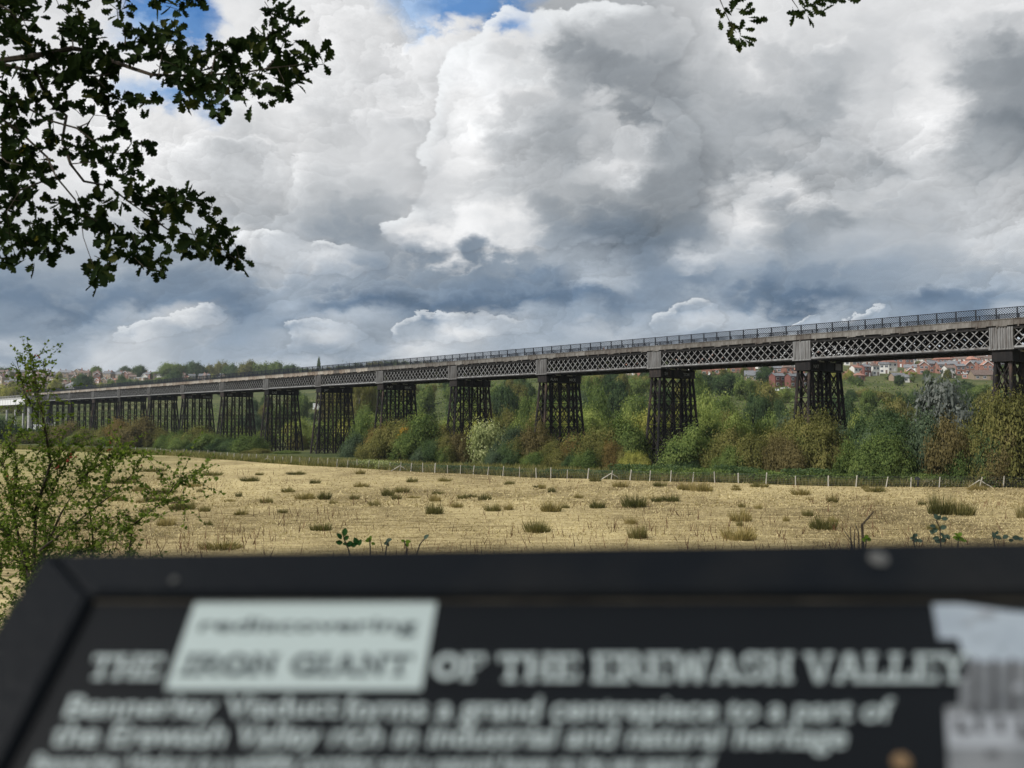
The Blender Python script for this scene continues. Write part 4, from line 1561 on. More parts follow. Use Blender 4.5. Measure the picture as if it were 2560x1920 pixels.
LEFT = [  # far hillside on the left: x, foot y, width, form, roof, wall, storeys
    (12, 942, 17, 'gable', 'brown', 'white rendered', 2), (35, 944, 18, 'gable', 'grey', 'brick', 2), (56, 942, 18, 'gable', 'grey', 'buff', 2), (73, 940, 17, 'gable', 'brown', 'white rendered', 2),
    (101, 945, 24, 'front', 'brown', 'white rendered', 1), (118, 943, 12, 'front', 'grey', 'white rendered', 2), (133, 943, 23, 'gable', 'grey', 'buff', 1), (161, 944, 28, 'gable', 'grey', 'buff', 2), (149, 938, 12, 'front', 'red', 'brick', 2),
    (136, 957, 20, 'flat', 'white', 'brick', 1), (153, 957, 16, 'flat', 'white', 'brick', 1), (188, 958, 15, 'front', 'orange red', 'brick', 2), (208, 945, 26, 'gable', 'brown', 'buff', 2), (213, 938, 17, 'hip', 'brown', 'buff', 2),
    (205, 955, 17, 'flat', 'white', 'buff', 1), (225, 956, 20, 'flat', 'white', 'buff', 1), (241, 950, 14, 'front', 'orange red', 'brick', 2), (244, 958, 13, 'front', 'orange red', 'brick', 1), (258, 958, 15, 'front', 'grey', 'buff', 1),
    (275, 958, 15, 'front', 'grey', 'buff', 1), (289, 957, 14, 'gable', 'red', 'brick', 1), (241, 936, 20, 'hip', 'brown', 'buff', 2), (268, 940, 24, 'gable', 'grey', 'buff', 2), (297, 940, 22, 'gable', 'grey', 'buff', 2), (314, 940, 14, 'front', 'brown', 'brick', 2),
    (335, 943, 20, 'gable', 'brown', 'buff', 2), (361, 945, 18, 'front', 'grey', 'white rendered', 1), (328, 948, 18, 'gable', 'brown', 'buff', 1), (398, 942, 12, 'gable', 'grey', 'white rendered', 2), (352, 951, 22, 'flat', 'white', 'buff', 1),
    (411, 947, 18, 'flat', 'white', 'buff', 1), (456, 943, 30, 'hip', 'red', 'buff', 1), (478, 940, 16, 'gable', 'grey', 'white rendered', 2), (509, 940, 26, 'gable', 'grey', 'buff', 2), (540, 943, 30, 'gable', 'grey', 'white rendered', 1),
    (92, 936, 14, 'hip', 'brown', 'buff', 2), (184, 934, 16, 'hip', 'brown', 'white rendered', 2), (75, 958, 22, 'gable', 'brown', 'buff', 1), (98, 968, 26, 'gable', 'brown', 'buff', 1), (120, 968, 22, 'gable', 'grey', 'buff', 1), (160, 968, 26, 'gable', 'brown', 'buff', 1),
    (52, 955, 12, 'front', 'orange red', 'brick', 2), (90, 950, 12, 'front', 'red', 'brick', 2), (178, 972, 30, 'hip', 'grey', 'white rendered', 1),
]
RIGHT = [
    (1500, 936, 22, 'gable', 'red', 'buff', 1), (1576, 938, 26, 'hip', 'orange red', 'buff', 2), (1598, 934, 28, 'gable', 'orange red', 'brick', 2), (1618, 938, 26, 'front', 'red', 'buff', 2), (1632, 930, 24, 'hip', 'orange red', 'brick', 2),
    (1760, 925, 30, 'hip', 'orange red', 'brick', 2), (1786, 928, 30, 'gable', 'red', 'brick', 2), (1812, 924, 34, 'hip', 'red', 'buff', 2), (1838, 932, 26, 'front', 'orange red', 'brick', 2), (1842, 922, 30, 'hip', 'red', 'brick', 2),
    (1870, 926, 34, 'hip', 'orange red', 'brick', 2), (1902, 922, 30, 'hip', 'red', 'white rendered', 2), (1938, 929, 36, 'hip', 'orange red', 'brick', 2), (1980, 927, 26, 'hip', 'orange red', 'white rendered', 2), (1952, 938, 26, 'front', 'orange red', 'white rendered', 1),
    (1892, 952, 50, 'gable', 'grey', 'buff', 1), (1946, 968, 36, 'gable', 'grey', 'dark brick', 2), (1984, 969, 34, 'gable', 'grey', 'dark brick', 2), (2014, 968, 30, 'gable', 'grey', 'dark brick', 2), (1925, 946, 30, 'gable', 'grey', 'buff', 1),
    (2150, 952, 24, 'hip', 'red', 'brick', 1), (2166, 941, 26, 'gable', 'grey', 'dark brick', 2), (2186, 939, 24, 'hip', 'brown', 'white rendered', 2), (2154, 922, 34, 'gable', 'grey', 'buff', 2), (2187, 918, 24, 'gable', 'brown', 'white rendered', 1),
    (2226, 929, 34, 'hip', 'red', 'white rendered', 2), (2208, 924, 26, 'hip', 'brown', 'brick', 2), (2248, 918, 24, 'hip', 'orange red', 'brick', 2), (2272, 919, 24, 'hip', 'orange red', 'brick', 2), (2295, 915, 24, 'hip', 'brown', 'white rendered', 2), (2316, 919, 26, 'hip', 'brown', 'white rendered', 2),
    (2336, 916, 22, 'hip', 'brown', 'buff', 2), (2362, 919, 36, 'hip', 'orange red', 'brick', 2), (2390, 914, 22, 'hip', 'red', 'brick', 2), (2410, 918, 38, 'hip', 'brown', 'white rendered', 2), (2434, 919, 28, 'hip', 'orange red', 'brick', 2), (2462, 914, 26, 'hip', 'brown', 'brick', 2), (2478, 917, 24, 'hip', 'brown', 'white rendered', 2), (2500, 916, 30, 'hip', 'brown', 'brick', 2),
    (2282, 930, 32, 'gable', 'grey', 'buff', 1), (2311, 936, 22, 'front', 'red', 'brick', 2), (2335, 932, 34, 'gable', 'grey', 'brick', 2), (2360, 934, 28, 'gable', 'grey', 'brick', 2), (2388, 932, 32, 'gable', 'grey', 'brick', 2), (2422, 936, 26, 'front', 'red', 'brick', 2), (2440, 930, 36, 'gable', 'grey', 'brick', 2), (2470, 935, 24, 'front', 'orange red', 'brick', 2), (2496, 931, 34, 'gable', 'grey', 'brick', 2),
    (2376, 944, 26, 'gable', 'brown', 'white rendered', 2), (2424, 947, 26, 'flat', 'white', 'brick', 1), (2462, 950, 52, 'gable', 'brown', 'buff', 1), (2248, 953, 34, 'gable', 'grey', 'buff', 1), (2270, 956, 24, 'gable', 'grey', 'white rendered', 1),
]
for i, (x, y, w, f, rc, wc, st) in enumerate(LEFT):
    house(x, y, w, f, rc, wc, 700 + i, st, side='left')
for i, (x, y, w, f, rc, wc, st) in enumerate(RIGHT):
    house(x, y, w, f, rc, wc, 800 + i, st, side='right', yaw=(.55 if wc == 'dark brick' else None))

r = random.Random(31)
n = 0
for _ in range(900):
    if n >= 92:
        break
    left = n < 34
    px, py = (r.uniform(-10, 560), r.uniform(931, 984)) if left else (r.uniform(1480, 2540), r.uniform(900, 950))
    if left and py > 990 - px * .10:
        continue
    if any(abs(px - h[5]) < (14 if left else 12) and abs(py - h[6]) < (7 if left else 6) for h in HOUSES if (h[4] == 'left') == left):
        continue
    house(px, py, r.uniform(15, 26) if left else r.uniform(17, 27), r.choice(['gable', 'gable', 'hip', 'front']), r.choice(['grey', 'brown', 'grey', 'brown'] if left else ['orange red', 'red', 'brown', 'grey']),
          r.choice(['buff', 'buff', 'brick'] if left else ['buff', 'white rendered', 'brick']), 1000 + n, r.choice([1, 2, 2]), side='left' if left else 'right')
    n += 1
# garden trees between the houses
for i in range(90):
    left = i < 50
    px, py = (r.uniform(-10, 600), r.uniform(930, 990)) if left else (r.uniform(1500, 2540), r.uniform(912, 965))
    q = hit(px, py)
    if q is None or q.y > 1000:
        continue
    hgt = r.uniform(4, 8.5) if left else r.uniform(3, 5.5)
    plant(q.x, q.y - 4, hgt * r.uniform(.8, 1.2), hgt, r.choice(['round', 'bush', 'round']), r.choice(['dark green', 'mid green', 'olive', 'dark green', 'yellow green']), 'hill', 7000 + i)

HEIGHT_WORD = {1: 'single storey', 2: 'two storey'}
groups = {}
for h in HOUSES:
    groups.setdefault((h[1], h[2], h[3], h[4], h[7]), []).append(h)
ORD = ['first', 'second', 'third', 'fourth', 'fifth', 'sixth', 'seventh', 'eighth', 'ninth', 'tenth', 'eleventh', 'twelfth', 'thirteenth', 'fourteenth', 'fifteenth', 'sixteenth', 'seventeenth', 'eighteenth', 'nineteenth', 'twentieth'] + ['%dth' % i for i in range(21, 60)]
FORMW = {'gable': 'ridged', 'hip': 'hipped', 'front': 'gabled', 'flat': 'flat'}
for (f, rc, wc, side, st), hs in groups.items():
    hs.sort(key=lambda h: h[5])
    for i, h in enumerate(hs):
        pos = '' if len(hs) == 1 else (', leftmost such' if i == 0 else ', rightmost such' if i == len(hs) - 1 else ', %s such from left' % ORD[i])
        rw = '%s roofed' % rc if f != 'flat' else 'white topped'
        h[0]['label'] = '%s %s %s %s house on %s hillside%s' % (HEIGHT_WORD[st].split()[0] + '-storey', FORMW[f], rw, wc, 'the far left' if side == 'left' else 'the right hand', pos)
        h[0]['category'] = 'house'
        h[0]['group'] = 'houses on the far left hillside' if side == 'left' else 'houses of the estate on the right hand hillside'


# ------------------------------------------------------------------ vehicles
def car(q, yaw, L, label, van=False):
    root = thing('parked_van' if van else 'parked_car', label, 'van' if van else 'car', q, yaw)
    k = L / 4.3
    prof = [(-2.1, .35), (-2.1, .80), (-1.95, .95), (-1.2, 1.02), (-.6, 1.42), (.75, 1.46), (1.6, 1.05), (2.1, .95), (2.12, .35)]
    if van:
        prof = [(-2.1, .35), (-2.1, .95), (-1.75, 1.15), (-1.35, 1.95), (-1.1, 2.10), (2.0, 2.12), (2.1, 2.0), (2.12, .35)]
    m = MB()
    n = len(prof)
    for y in (-.86, .86):
        m.poly([(x * k, y * k * (.92 if z > 1 else 1), z * k) for x, z in (prof if y < 0 else prof[::-1])])
    for i in range(n):
        a, b = prof[i], prof[(i + 1) % n]
        ya, yb = .86 * (.92 if a[1] > 1 else 1), .86 * (.92 if b[1] > 1 else 1)
        m.quad((a[0] * k, -ya * k, a[1] * k), (a[0] * k, ya * k, a[1] * k), (b[0] * k, yb * k, b[1] * k), (b[0] * k, -yb * k, b[1] * k))
    link('body', m.mesh('body'), WHITEPAINT, root)
    m = MB()
    for sy in (-1, 1):
        y = sy * .80 * k
        if van:
            m.poly([(-1.55 * k, y * 1.02, 1.22 * k), (-.75 * k, y * 1.02, 1.22 * k), (-.75 * k, y * 1.02, 1.8 * k), (-1.30 * k, y * 1.02, 1.8 * k)])
        else:
            m.poly([(-1.0 * k, y * 1.03, 1.06 * k), (1.3 * k, y * 1.03, 1.06 * k), (.72 * k, y * 1.0, 1.38 * k), (-.55 * k, y * 1.0, 1.38 * k)])
    a, b = ((-1.77, 1.2), (-1.38, 1.9)) if van else ((-1.22, 1.06), (-.64, 1.40))
    m.quad((a[0] * k, -.7 * k, a[1] * k), (a[0] * k, .7 * k, a[1] * k), (b[0] * k, .66 * k, b[1] * k), (b[0] * k, -.66 * k, b[1] * k))
    link('window', m.mesh('window'), GLASS, root)
    tyre = mottled('tyre_rubber', [(.012, .012, .012), (.025, .025, .025)], 5.0)
    for x in (-1.35, 1.35):
        for y in (-.80, .80):
            m = MB()
            m.tube([(x * k, (y - .09) * k, .33 * k), (x * k, (y + .09) * k, .33 * k)], [.33 * k, .33 * k], 12)
            link('wheel', m.mesh('wheel'), tyre, root)


q = hit(1963, 975)
car(q, .3, 4.4, 'white car parked in front of the dark red brick houses by the right hand pier')
q = hit(1945, 979)
car(q, 2.9, 4.3, 'white car parked lowest, just left of the car by the dark red houses')
q = hit(800, 1026)
car(q, 3.3, 8.2, 'large white van seen through the seventh pier from the right above green shrubs', van=True)
for px, py, L, lab in ((92, 1076, 5.5, 'white van at the far left under the viaduct beside green shrubs'), (127, 1068, 4.6, 'smaller white van beside the brown shrubs under the far left end of the viaduct')):
    q = hit(px, py)
    car(q, .1, L, lab, van=True)

# ------------------------------------------------------------------ access ramp joining the far end of the viaduct
def build_ramp():
    s0 = PIER_S[-1] - 4.0
    root = thing('access_ramp', 'white panelled steel access ramp joining the viaduct at the far left edge', 'ramp', vpos(s0, 0), VROT)
    L = 60.0
    m = MB()
    m.box(-L, 0, -2.5, 1.5, 8.6, 8.9)
    link('ramp_deck', m.mesh('ramp_deck'), CONCRETE, root)
    for i in range(16):
        m = MB()
        m.box(-L + i * L / 16 + .12, -L + (i + 1) * L / 16 - .12, -2.62, -2.52, 6.9, 9.0)
        link('side_panel', m.mesh('side_panel'), WHITEPAINT, root)
        m = MB()
        m.box(-L + i * L / 16 - .1, -L + i * L / 16 + .1, -2.66, -2.5, 6.7, 10.3)
        link('upright', m.mesh('upright'), CONCRETE, root)
    m = MB()
    m.box(-L, 0, -2.72, -2.5, 9.0, 9.5)
    m.box(-L, 0, -2.62, -2.52, 10.25, 10.35)
    for i in range(120):
        x = -L + i * .5
        m.box(x, x + .05, -2.60, -2.56, 9.5, 10.3)
    link('railing', m.mesh('railing'), CONCRETE, root)
    for x in (-1.5, -9.5, -20, -32, -44):
        m = MB()
        m.tube([(x, -.5, -8.0), (x, -.5, 8.6)], [.75 if x == -1.5 else .4] * 2, 12)
        link('column', m.mesh('column'), CONCRETE, root)


build_ramp()

# ------------------------------------------------------------------ labels of the plants
NTH_PIER = {1: 'second', 2: 'third', 3: 'fourth', 4: 'fifth', 5: 'sixth', 6: 'seventh', 7: 'eighth', 8: 'ninth', 9: 'tenth', 10: 'eleventh', 11: 'twelfth', 12: 'thirteenth', 13: 'fourteenth', 14: 'fifteenth'}
FORM_NOUN = {'bush': 'bush', 'willow': 'feathery shrub', 'round': 'round tree', 'airy': 'slim tree', 'conifer': 'conifer'}
ZONE = {'hedge': 'in the hedge along the fence', 'scrub': 'in the scrub just behind the viaduct', 'wood': 'in the wood beyond the viaduct', 'hill': 'on the housing hillside', 'birch': 'in the birch row behind the viaduct'}
GROUP = {'hedge': 'bushes of the hedge in front of the viaduct', 'scrub': 'shrubs of the scrub behind the viaduct', 'wood': 'trees of the wood beyond the viaduct', 'hill': 'trees among the hillside houses', 'birch': 'pale stemmed birches'}
buckets = {}
for root, form, colc, zone, key in PLANTS:
    if key:
        tag(root, key, 'sapling' if 'sapling' in key else 'tree')
        continue
    px, py = to_px(root.location)
    i = 0
    for k, p in enumerate(PIER_PX):
        if px < p:
            i = k + 1
    where = 'right of the rightmost pier' if i == 0 else 'left of the rightmost pier' if i == 1 else 'left of the %s pier from right' % NTH_PIER[min(i - 1, 14)]
    buckets.setdefault((zone, form, colc, where), []).append((px, root))
for (zone, form, colc, where), lst in buckets.items():
    lst.sort(key=lambda t: t[0])
    for i, (px, root) in enumerate(lst):
        nth = '' if len(lst) == 1 else ORD[i] + ' '
        lab = '%s%s %s %s %s' % (nth, colc, FORM_NOUN[form], {'hedge': 'in the fence hedge', 'scrub': 'in scrub behind viaduct', 'wood': 'in wood beyond viaduct', 'hill': 'on far hillside', 'birch': 'behind viaduct'}[zone], where)
        tag(root, lab, 'bush' if form in ('bush', 'willow') else 'tree', GROUP[zone])

TUFT_OBJS.sort(key=lambda t: t[1])
bk = {}
for o, px, py, w, brown in TUFT_OBJS:
    row = 'near the sign' if py > 1120 else 'in the middle of the field' if py > 1075 else 'far out near the fence'
    size = 'broad' if w > 42 else 'small' if w < 28 else 'medium'
    col3 = 'dark green' if not brown else 'straw brown' if px != int(px) else 'brown topped'
    bk.setdefault((row, size, col3), []).append(o)
for (row, size, brown), lst in bk.items():
    for i, o in enumerate(lst):
        pos = '' if len(lst) == 1 else 'leftmost of these, ' if i == 0 else 'rightmost of these, ' if i == len(lst) - 1 else '%s of these from left, ' % ORD[i]
        tag(o, '%s %s rush tuft, %s%s' % (size, brown, pos, row), 'rush tuft', 'rush tufts dotted over the dry field')

# ------------------------------------------------------------------ oak overhead
OAK_LEAF = foliage('oak_leaf', [(.012, .021, .009), (.022, .036, .013), (.036, .053, .017), (.066, .072, .022)], trans=.24, vary=.6, scale=6.0)
OAK_LEAF_YELLOW = foliage('oak_leaf_yellowing', [(.05, .055, .010), (.10, .09, .015), (.16, .12, .02)], trans=.3, vary=.5)


def oak_leaf_mesh(seed):
    """A lobed leaf one unit long in the xy plane, midrib along x, gently folded."""
    r = random.Random(seed)
    half = [(0, .015), (.08, .03), (.16, .10), (.22, .13), (.27, .08), (.34, .20), (.42, .24), (.46, .14), (.54, .28), (.64, .31), (.68, .18), (.76, .26), (.84, .25), (.88, .14), (.95, .12), (1.0, .0)]
    up = [(x, y * r.uniform(.85, 1.15)) for x, y in half]
    dn = [(x + r.uniform(-.02, .02), -y * r.uniform(.85, 1.15)) for x, y in half]
    m = MB()
    curl = r.uniform(-.25, .35)
    f = lambda x, y: (x, y, abs(y) * .35 + curl * (x - .4) ** 2)
    for i in range(len(half) - 1):
        a, b = up[i], up[i + 1]
        m.quad(f(a[0], 0), f(b[0], 0), f(*b), f(*a))
        a, b = dn[i], dn[i + 1]
        m.quad(f(b[0], 0), f(a[0], 0), f(*a), f(*b))
    # weld so the leaf is one island
    bm = bmesh.new()
    me = m.mesh('leaf')
    bm.from_mesh(me)
    bmesh.ops.remove_doubles(bm, verts=bm.verts, dist=.0005)
    bm.to_mesh(me)
    bm.free()
    return me


def build_oak():
    D = 4.5
    root = thing('oak_tree', 'dark oak with lobed leaves reaching over the top left of the view', 'tree', (-4.6, 3.6, terrain(-4.6, 3.6)))
    base = Vector(root.location)
    r = random.Random(77)
    K = 900 / 2133.0

    def P(x, y, dep=0.0):
        return at(x * K, y * K, D + dep) - base
    m = MB()
    trunk_top = Vector((-3.4, 4.0, 1.2)) - base
    m.tube([Vector((0, 0, -.3)), Vector((.05, .03, .8)), Vector((.3, .1, 1.7)), trunk_top, Vector((-3.2, 4.0, 3.6)) - base], [.34, .27, .22, .17, .10], 12)
    link('trunk', m.mesh('trunk'), BARK, root)
    limbs = [
        ([(-900, 560), (-400, 420), (0, 360), (200, 330), (430, 285), (560, 305), (650, 350), (780, 400), (900, 440), (1050, 450), (1250, 440), (1430, 435), (1580, 410), (1760, 385), (1915, 380)], .022, 0.0),
        ([(1580, 410), (1650, 320), (1690, 220), (1702, 130), (1682, 50)], .006, 0.0),
        ([(-900, 600), (-300, 420), (0, 380), (200, 430), (400, 440), (560, 450), (700, 430)], .020, .15),
        ([(210, 430), (290, 600), (390, 690), (370, 830), (420, 970), (500, 1070), (640, 1100), (760, 1190), (900, 1230), (1000, 1190), (1130, 1180), (1240, 1220), (1310, 1255)], .013, .1),
        ([(900, 1290), (1000, 1370), (1100, 1385), (1200, 1400), (1310, 1470), (1400, 1550)], .006, .1), ([(760, 1190), (840, 1250), (900, 1290)], .006, .1),
        ([(-900, 640), (-300, 560), (0, 540), (160, 640), (300, 720), (450, 760), (550, 830), (640, 905), (740, 915), (850, 925)], .011, -.1),
        ([(-900, 700), (-300, 660), (0, 690), (150, 810), (280, 930), (330, 1050), (440, 1180), (480, 1260), (490, 1400), (550, 1560)], .012, -.15),
        ([(500, 1260), (600, 1330), (680, 1420), (740, 1470), (850, 1580), (960, 1610)], .006, -.1), ([(450, 760), (520, 730), (560, 680), (640, 690), (720, 700)], .005, 0),
        ([(430, 290), (428, 200), (430, 110), (350, 40), (310, -60)], .006, 0.05), ([(740, 290), (742, 190), (700, 110), (690, 60), (640, 20), (560, -60)], .006, .1),
        ([(-400, -100), (-100, -20), (60, 60), (120, 170), (90, 260)], .010, -.2), ([(400, -120), (440, 0), (450, 80)], .006, 0), ([(780, -120), (860, -20), (950, 10), (1060, 30), (1180, 5)], .006, .1),
        ([(330, 1050), (240, 1080), (120, 1130), (40, 1250), (60, 1400), (90, 1520)], .008, -.15), ([(0, 690), (-60, 850), (40, 960), (130, 980)], .008, -.2), ([(740, 910), (800, 870), (820, 830)], .004, 0), ([(420, 970), (540, 960), (650, 980), (740, 990)], .004, .1),
        ([(940, 450), (960, 330), (1000, 260), (985, 150)], .005, .05), ([(1250, 440), (1270, 330), (1350, 280), (1400, 260)], .005, .05), ([(1350, 440), (1360, 540), (1290, 610), (1380, 650)], .005, 0), ([(1640, 400), (1680, 480), (1650, 570)], .004, 0), ([(560, 450), (640, 540), (740, 600), (840, 610)], .006, .1),
    ]
    for pts, r0, dep in limbs:
        m = MB()
        n = len(pts)
        m.tube([P(x + r.uniform(-4, 4), y + r.uniform(-4, 4), dep + .25 * math.sin(i * 1.3 + r0 * 900)) for i, (x, y) in enumerate(pts)], [max(.0016, .72 * r0 * (1 - .9 * i / (n - 1))) for i in range(n)], 6)
        link('branch', m.mesh('branch'), BARK, root)
    clusters = [(60, 60, 150), (100, 170, 130), (20, 20, 120), (260, 60, 50), (440, 30, 70), (380, 190, 70), (470, 190, 80), (540, 170, 55), (480, 320, 120), (600, 270, 60), (650, 400, 120), (560, 480, 130), (420, 420, 120),
                (300, 400, 100), (130, 320, 100), (60, 450, 90), (250, 520, 80), (150, 290, 60), (720, 160, 55), (800, 195, 60), (970, 160, 45), (1020, 215, 60), (930, 250, 60), (860, 300, 80), (1000, 310, 80), (1100, 340, 80), (980, 430, 110), (1080, 430, 90),
                (1180, 470, 100), (900, 560, 40), (1100, 540, 50), (1240, 540, 50), (1270, 320, 60), (1360, 290, 60), (1420, 310, 45), (1350, 400, 80), (1300, 460, 80), (1400, 480, 90), (1460, 560, 70), (1290, 610, 50), (1330, 650, 40),
                (1620, 110, 50), (1640, 180, 60), (1560, 240, 40), (1600, 220, 40), (1740, 150, 40), (1720, 280, 40), (1690, 70, 35), (1510, 370, 45), (1600, 350, 60), (1680, 400, 70), (1650, 480, 70), (1720, 480, 50), (1640, 560, 40),
                (1790, 350, 40), (1850, 335, 40), (1890, 360, 30), (1790, 430, 40), (700, 640, 70), (740, 720, 60), (640, 690, 50), (800, 625, 40), (480, 700, 30), (560, 600, 60), (800, 850, 40), (850, 930, 40), (740, 960, 50), (640, 980, 60), (500, 890, 60),
                (590, 880, 50), (720, 1040, 50), (610, 1110, 40), (700, 1185, 40), (100, 850, 110), (60, 1000, 120), (150, 970, 110), (230, 1060, 60), (100, 1150, 120), (60, 1300, 120), (200, 1350, 120), (100, 1480, 110), (240, 1510, 70),
                (330, 1230, 80), (370, 1330, 70), (520, 1200, 80), (560, 1270, 70), (590, 1370, 80), (650, 1400, 60), (570, 1560, 70), (560, 1620, 50), (630, 1565, 30), (390, 1480, 40), (720, 1480, 60), (790, 1510, 60), (860, 1590, 60), (955, 1612, 40),
                (900, 1530, 40), (840, 1180, 60), (900, 1220, 70), (1010, 1160, 50), (1060, 1200, 60), (1130, 1180, 50), (1190, 1200, 50), (1270, 1240, 50), (1230, 1300, 35), (940, 1330, 70), (1030, 1330, 60), (860, 1350, 50), (850, 1420, 50),
                (1010, 1420, 50), (1120, 1460, 60), (1180, 1430, 50), (1250, 1440, 50), (1310, 1420, 40), (1340, 1500, 50), (1390, 1530, 50), (1425, 1540, 35), (1270, 1370, 35), (940, 20, 60), (1050, 15, 40), (1150, 8, 50), (700, 65, 40), (650, 5, 50), (30, 600, 60), (110, 640, 60), (300, 640, 50), (330, 800, 60), (30, 760, 80), (170, 750, 60), (400, 900, 50), (20, 1540, 60)]
    leaf_meshes = [oak_leaf_mesh(i) for i in range(8)]
    places = []
    for (cx, cy, cr) in clusters:
        n = int(5 + (cr / 50.0) ** 2 * 4.4)
        dep = r.uniform(-.25, .25)
        hubs = max(1, n // 6)
        hub = [(cx + r.gauss(0, .42) * cr, cy + r.gauss(0, .42) * cr, dep + r.gauss(0, .08)) for _ in range(hubs)]
        for i in range(n):
            h = hub[i % hubs]
            places.append((h, r.uniform(0, 2 * math.pi), cr))
    nat = 0
    small = MB()
    twig = MB()
    done = set()
    r.shuffle(places)
    loose_v, loose_f = [], []
    for (h, ang, cr) in places:
        hp = P(h[0], h[1], h[2])
        L = r.uniform(.048, .086)
        d = Vector((math.cos(ang), r.uniform(-.7, .7), math.sin(ang) - .02)).normalized()
        nn = Vector((r.gauss(0, .55), -1 + r.gauss(0, .5), r.gauss(.25, .6))).normalized()
        yv = nn.cross(d).normalized()
        zv = d.cross(yv)
        M = Matrix((d * L, yv * L, zv * L)).transposed().to_4x4()
        M.translation = hp + d * .004 + Vector((r.gauss(0, .016), r.gauss(0, .02), r.gauss(0, .016)))
        me = leaf_meshes[r.randrange(8)]
        if h not in done:
            done.add(h)
            e = hp - d * r.uniform(.03, .06) + Vector((-.02, 0, .03))
            twig.tube([hp, e], [.0012, .0018], 4)
        yel = r.random() < (.10 if h[1] > 1050 else .03)
        if nat < 296:
            o = link('leaf', me, OAK_LEAF, root)
            o.matrix_local = M
            if yel:
                o.material_slots[0].link = 'OBJECT'
                o.material_slots[0].material = OAK_LEAF_YELLOW
            nat += 1
        else:
            n0 = len(loose_v)
            loose_v += [tuple(M @ v.co) for v in me.vertices]
            loose_f += [tuple(n0 + i for i in p.vertices) for p in me.polygons]
    me = bpy.data.meshes.new('foliage')
    me.from_pydata(loose_v, [], loose_f)
    kind(link('foliage', me, OAK_LEAF, root), 'stuff')
    kind(link('twigs', twig.mesh('twigs'), BARK, root), 'stuff')

    # sprays hanging into the top of the view further right, from a limb above the frame
    m = MB()
    c2 = lambda x, y, dep=0.0: at(1700 + x * 600 / 2212, y * 600 / 2212, D + dep) - base
    m.tube([trunk_top + Vector((.1, 0, 1.9)), Vector((-1.5, 4.3, 3.5)) - base, Vector((0.4, 4.5, 3.2)) - base, Vector((1.4, 4.5, 2.55)) - base], [.07, .05, .028, .012], 7)
    m.tube([Vector((0.8, 4.5, 2.9)) - base, c2(300, -300), c2(370, 0), c2(395, 60)], [.015, .006, .0025, .002], 6)
    m.tube([c2(395, 60), c2(430, 140), c2(465, 215), c2(520, 300)], [.0022, .002, .0018, .0012], 5)
    m.tube([c2(520, 80), c2(580, 90)], [.0015, .0012], 5)
    m.tube([Vector((1.2, 4.5, 2.6)) - base, c2(1000, -250), c2(1035, 0), c2(1090, 80)], [.010, .005, .0022, .0015], 5)
    link('branch', m.mesh('branch'), BARK, root)
    vs, fs = [], []
    spots = [(440, 110, 2.5), (480, 60, 1.5), (520, 20, 1.2), (560, -10, .6), (630, 60, .75), (640, 110, .45), (600, 120, 2.9), (680, 170, .1), (760, 180, .05), (700, 190, -.1), (500, 240, 2.6), (560, 240, 1.2), (540, 280, 2.0), (640, 265, .05),
             (480, 350, -1.5), (500, 380, -1.2), (660, 360, -.25), (600, 350, -.4), (580, 390, -.9), (545, 420, -1.5), (375, 235, -1.4), (640, 400, -.7), (470, 285, -2.0), (360, 120, 2.4), (400, 130, -2.2),
             (1130, 30, 2.2), (1150, 90, -.8), (1180, 60, .3), (1250, 20, .5), (1300, 40, .1), (1400, 15, .1), (1480, 10, -.05), (1360, 85, .4), (1200, 120, -1.0), (1190, 190, -1.3), (1210, 215, -1.2), (1045, 130, 2.9), (1045, 180, -1.8), (1100, 140, 2.6), (1300, 120, -.6), (1230, 60, -.5), (1160, 10, 1.8), (1330, 0, .2), (1600, -5, -.2), (1250, 100, -.9), (1130, 120, -2.5)]
    for (x, y, ang) in spots:
        hp = c2(x, y, r.uniform(-.05, .05))
        L = r.uniform(.052, .074)
        d = Vector((math.cos(ang), r.uniform(-.4, .4), math.sin(ang))).normalized()
        nn = Vector((r.gauss(0, .5), -1, r.gauss(0, .7))).normalized()
        yv = nn.cross(d).normalized()
        M = Matrix((d * L, yv * L * r.uniform(.6, 1), d.cross(yv) * L)).transposed().to_4x4()
        M.translation = hp - d * L * .5
        n0 = len(vs)
        me = leaf_meshes[r.randrange(8)]
        vs += [tuple(M @ v.co) for v in me.vertices]
        fs += [tuple(n0 + i for i in p.vertices) for p in me.polygons]
    me = bpy.data.meshes.new('foliage')
    me.from_pydata(vs, [], fs)
    kind(link('foliage', me, OAK_LEAF, root), 'stuff')
    for (x, y) in ((375, 240), (545, 425), (600, 395), (640, 408), (1045, 128), (1310, 122)):
        m = MB()
        p = c2(x, y)
        m.tube([p + Vector((0, 0, .006)), p + Vector((0, 0, .002)), p + Vector((0, 0, -.008)), p + Vector((0, 0, -.013))], [.002, .0062, .0066, .002], 8)
        m.tube([p + Vector((0, 0, .006)), p + Vector((-.004, 0, .035))], [.0008, .0008], 4)
        link('acorn', m.mesh('acorn'), OAK_LEAF, root)
    # crown out of the frame above and behind
    g = np.random.default_rng(3)
    n = 12000
    Pn = np.stack([g.uniform(-8.5, 3.0, n), g.uniform(-5.5, 5.2, n), g.uniform(3.1, 5.4, n)], 1)
    Pn = Pn[(np.abs(Pn[:, 0] + 2.7) / 6 + (Pn[:, 2] - 3.0) / 3.0) < 1.25]
    Pn = Pn - np.array(base)
    V, Q = leaf_cards(Pn, g.normal(size=Pn.shape) + [0, 0, .8], .12, g, 1.5)
    kind(link('upper_foliage', mesh_np('upper_foliage', V, quads=Q), OAK_LEAF, root), 'stuff')


build_oak()


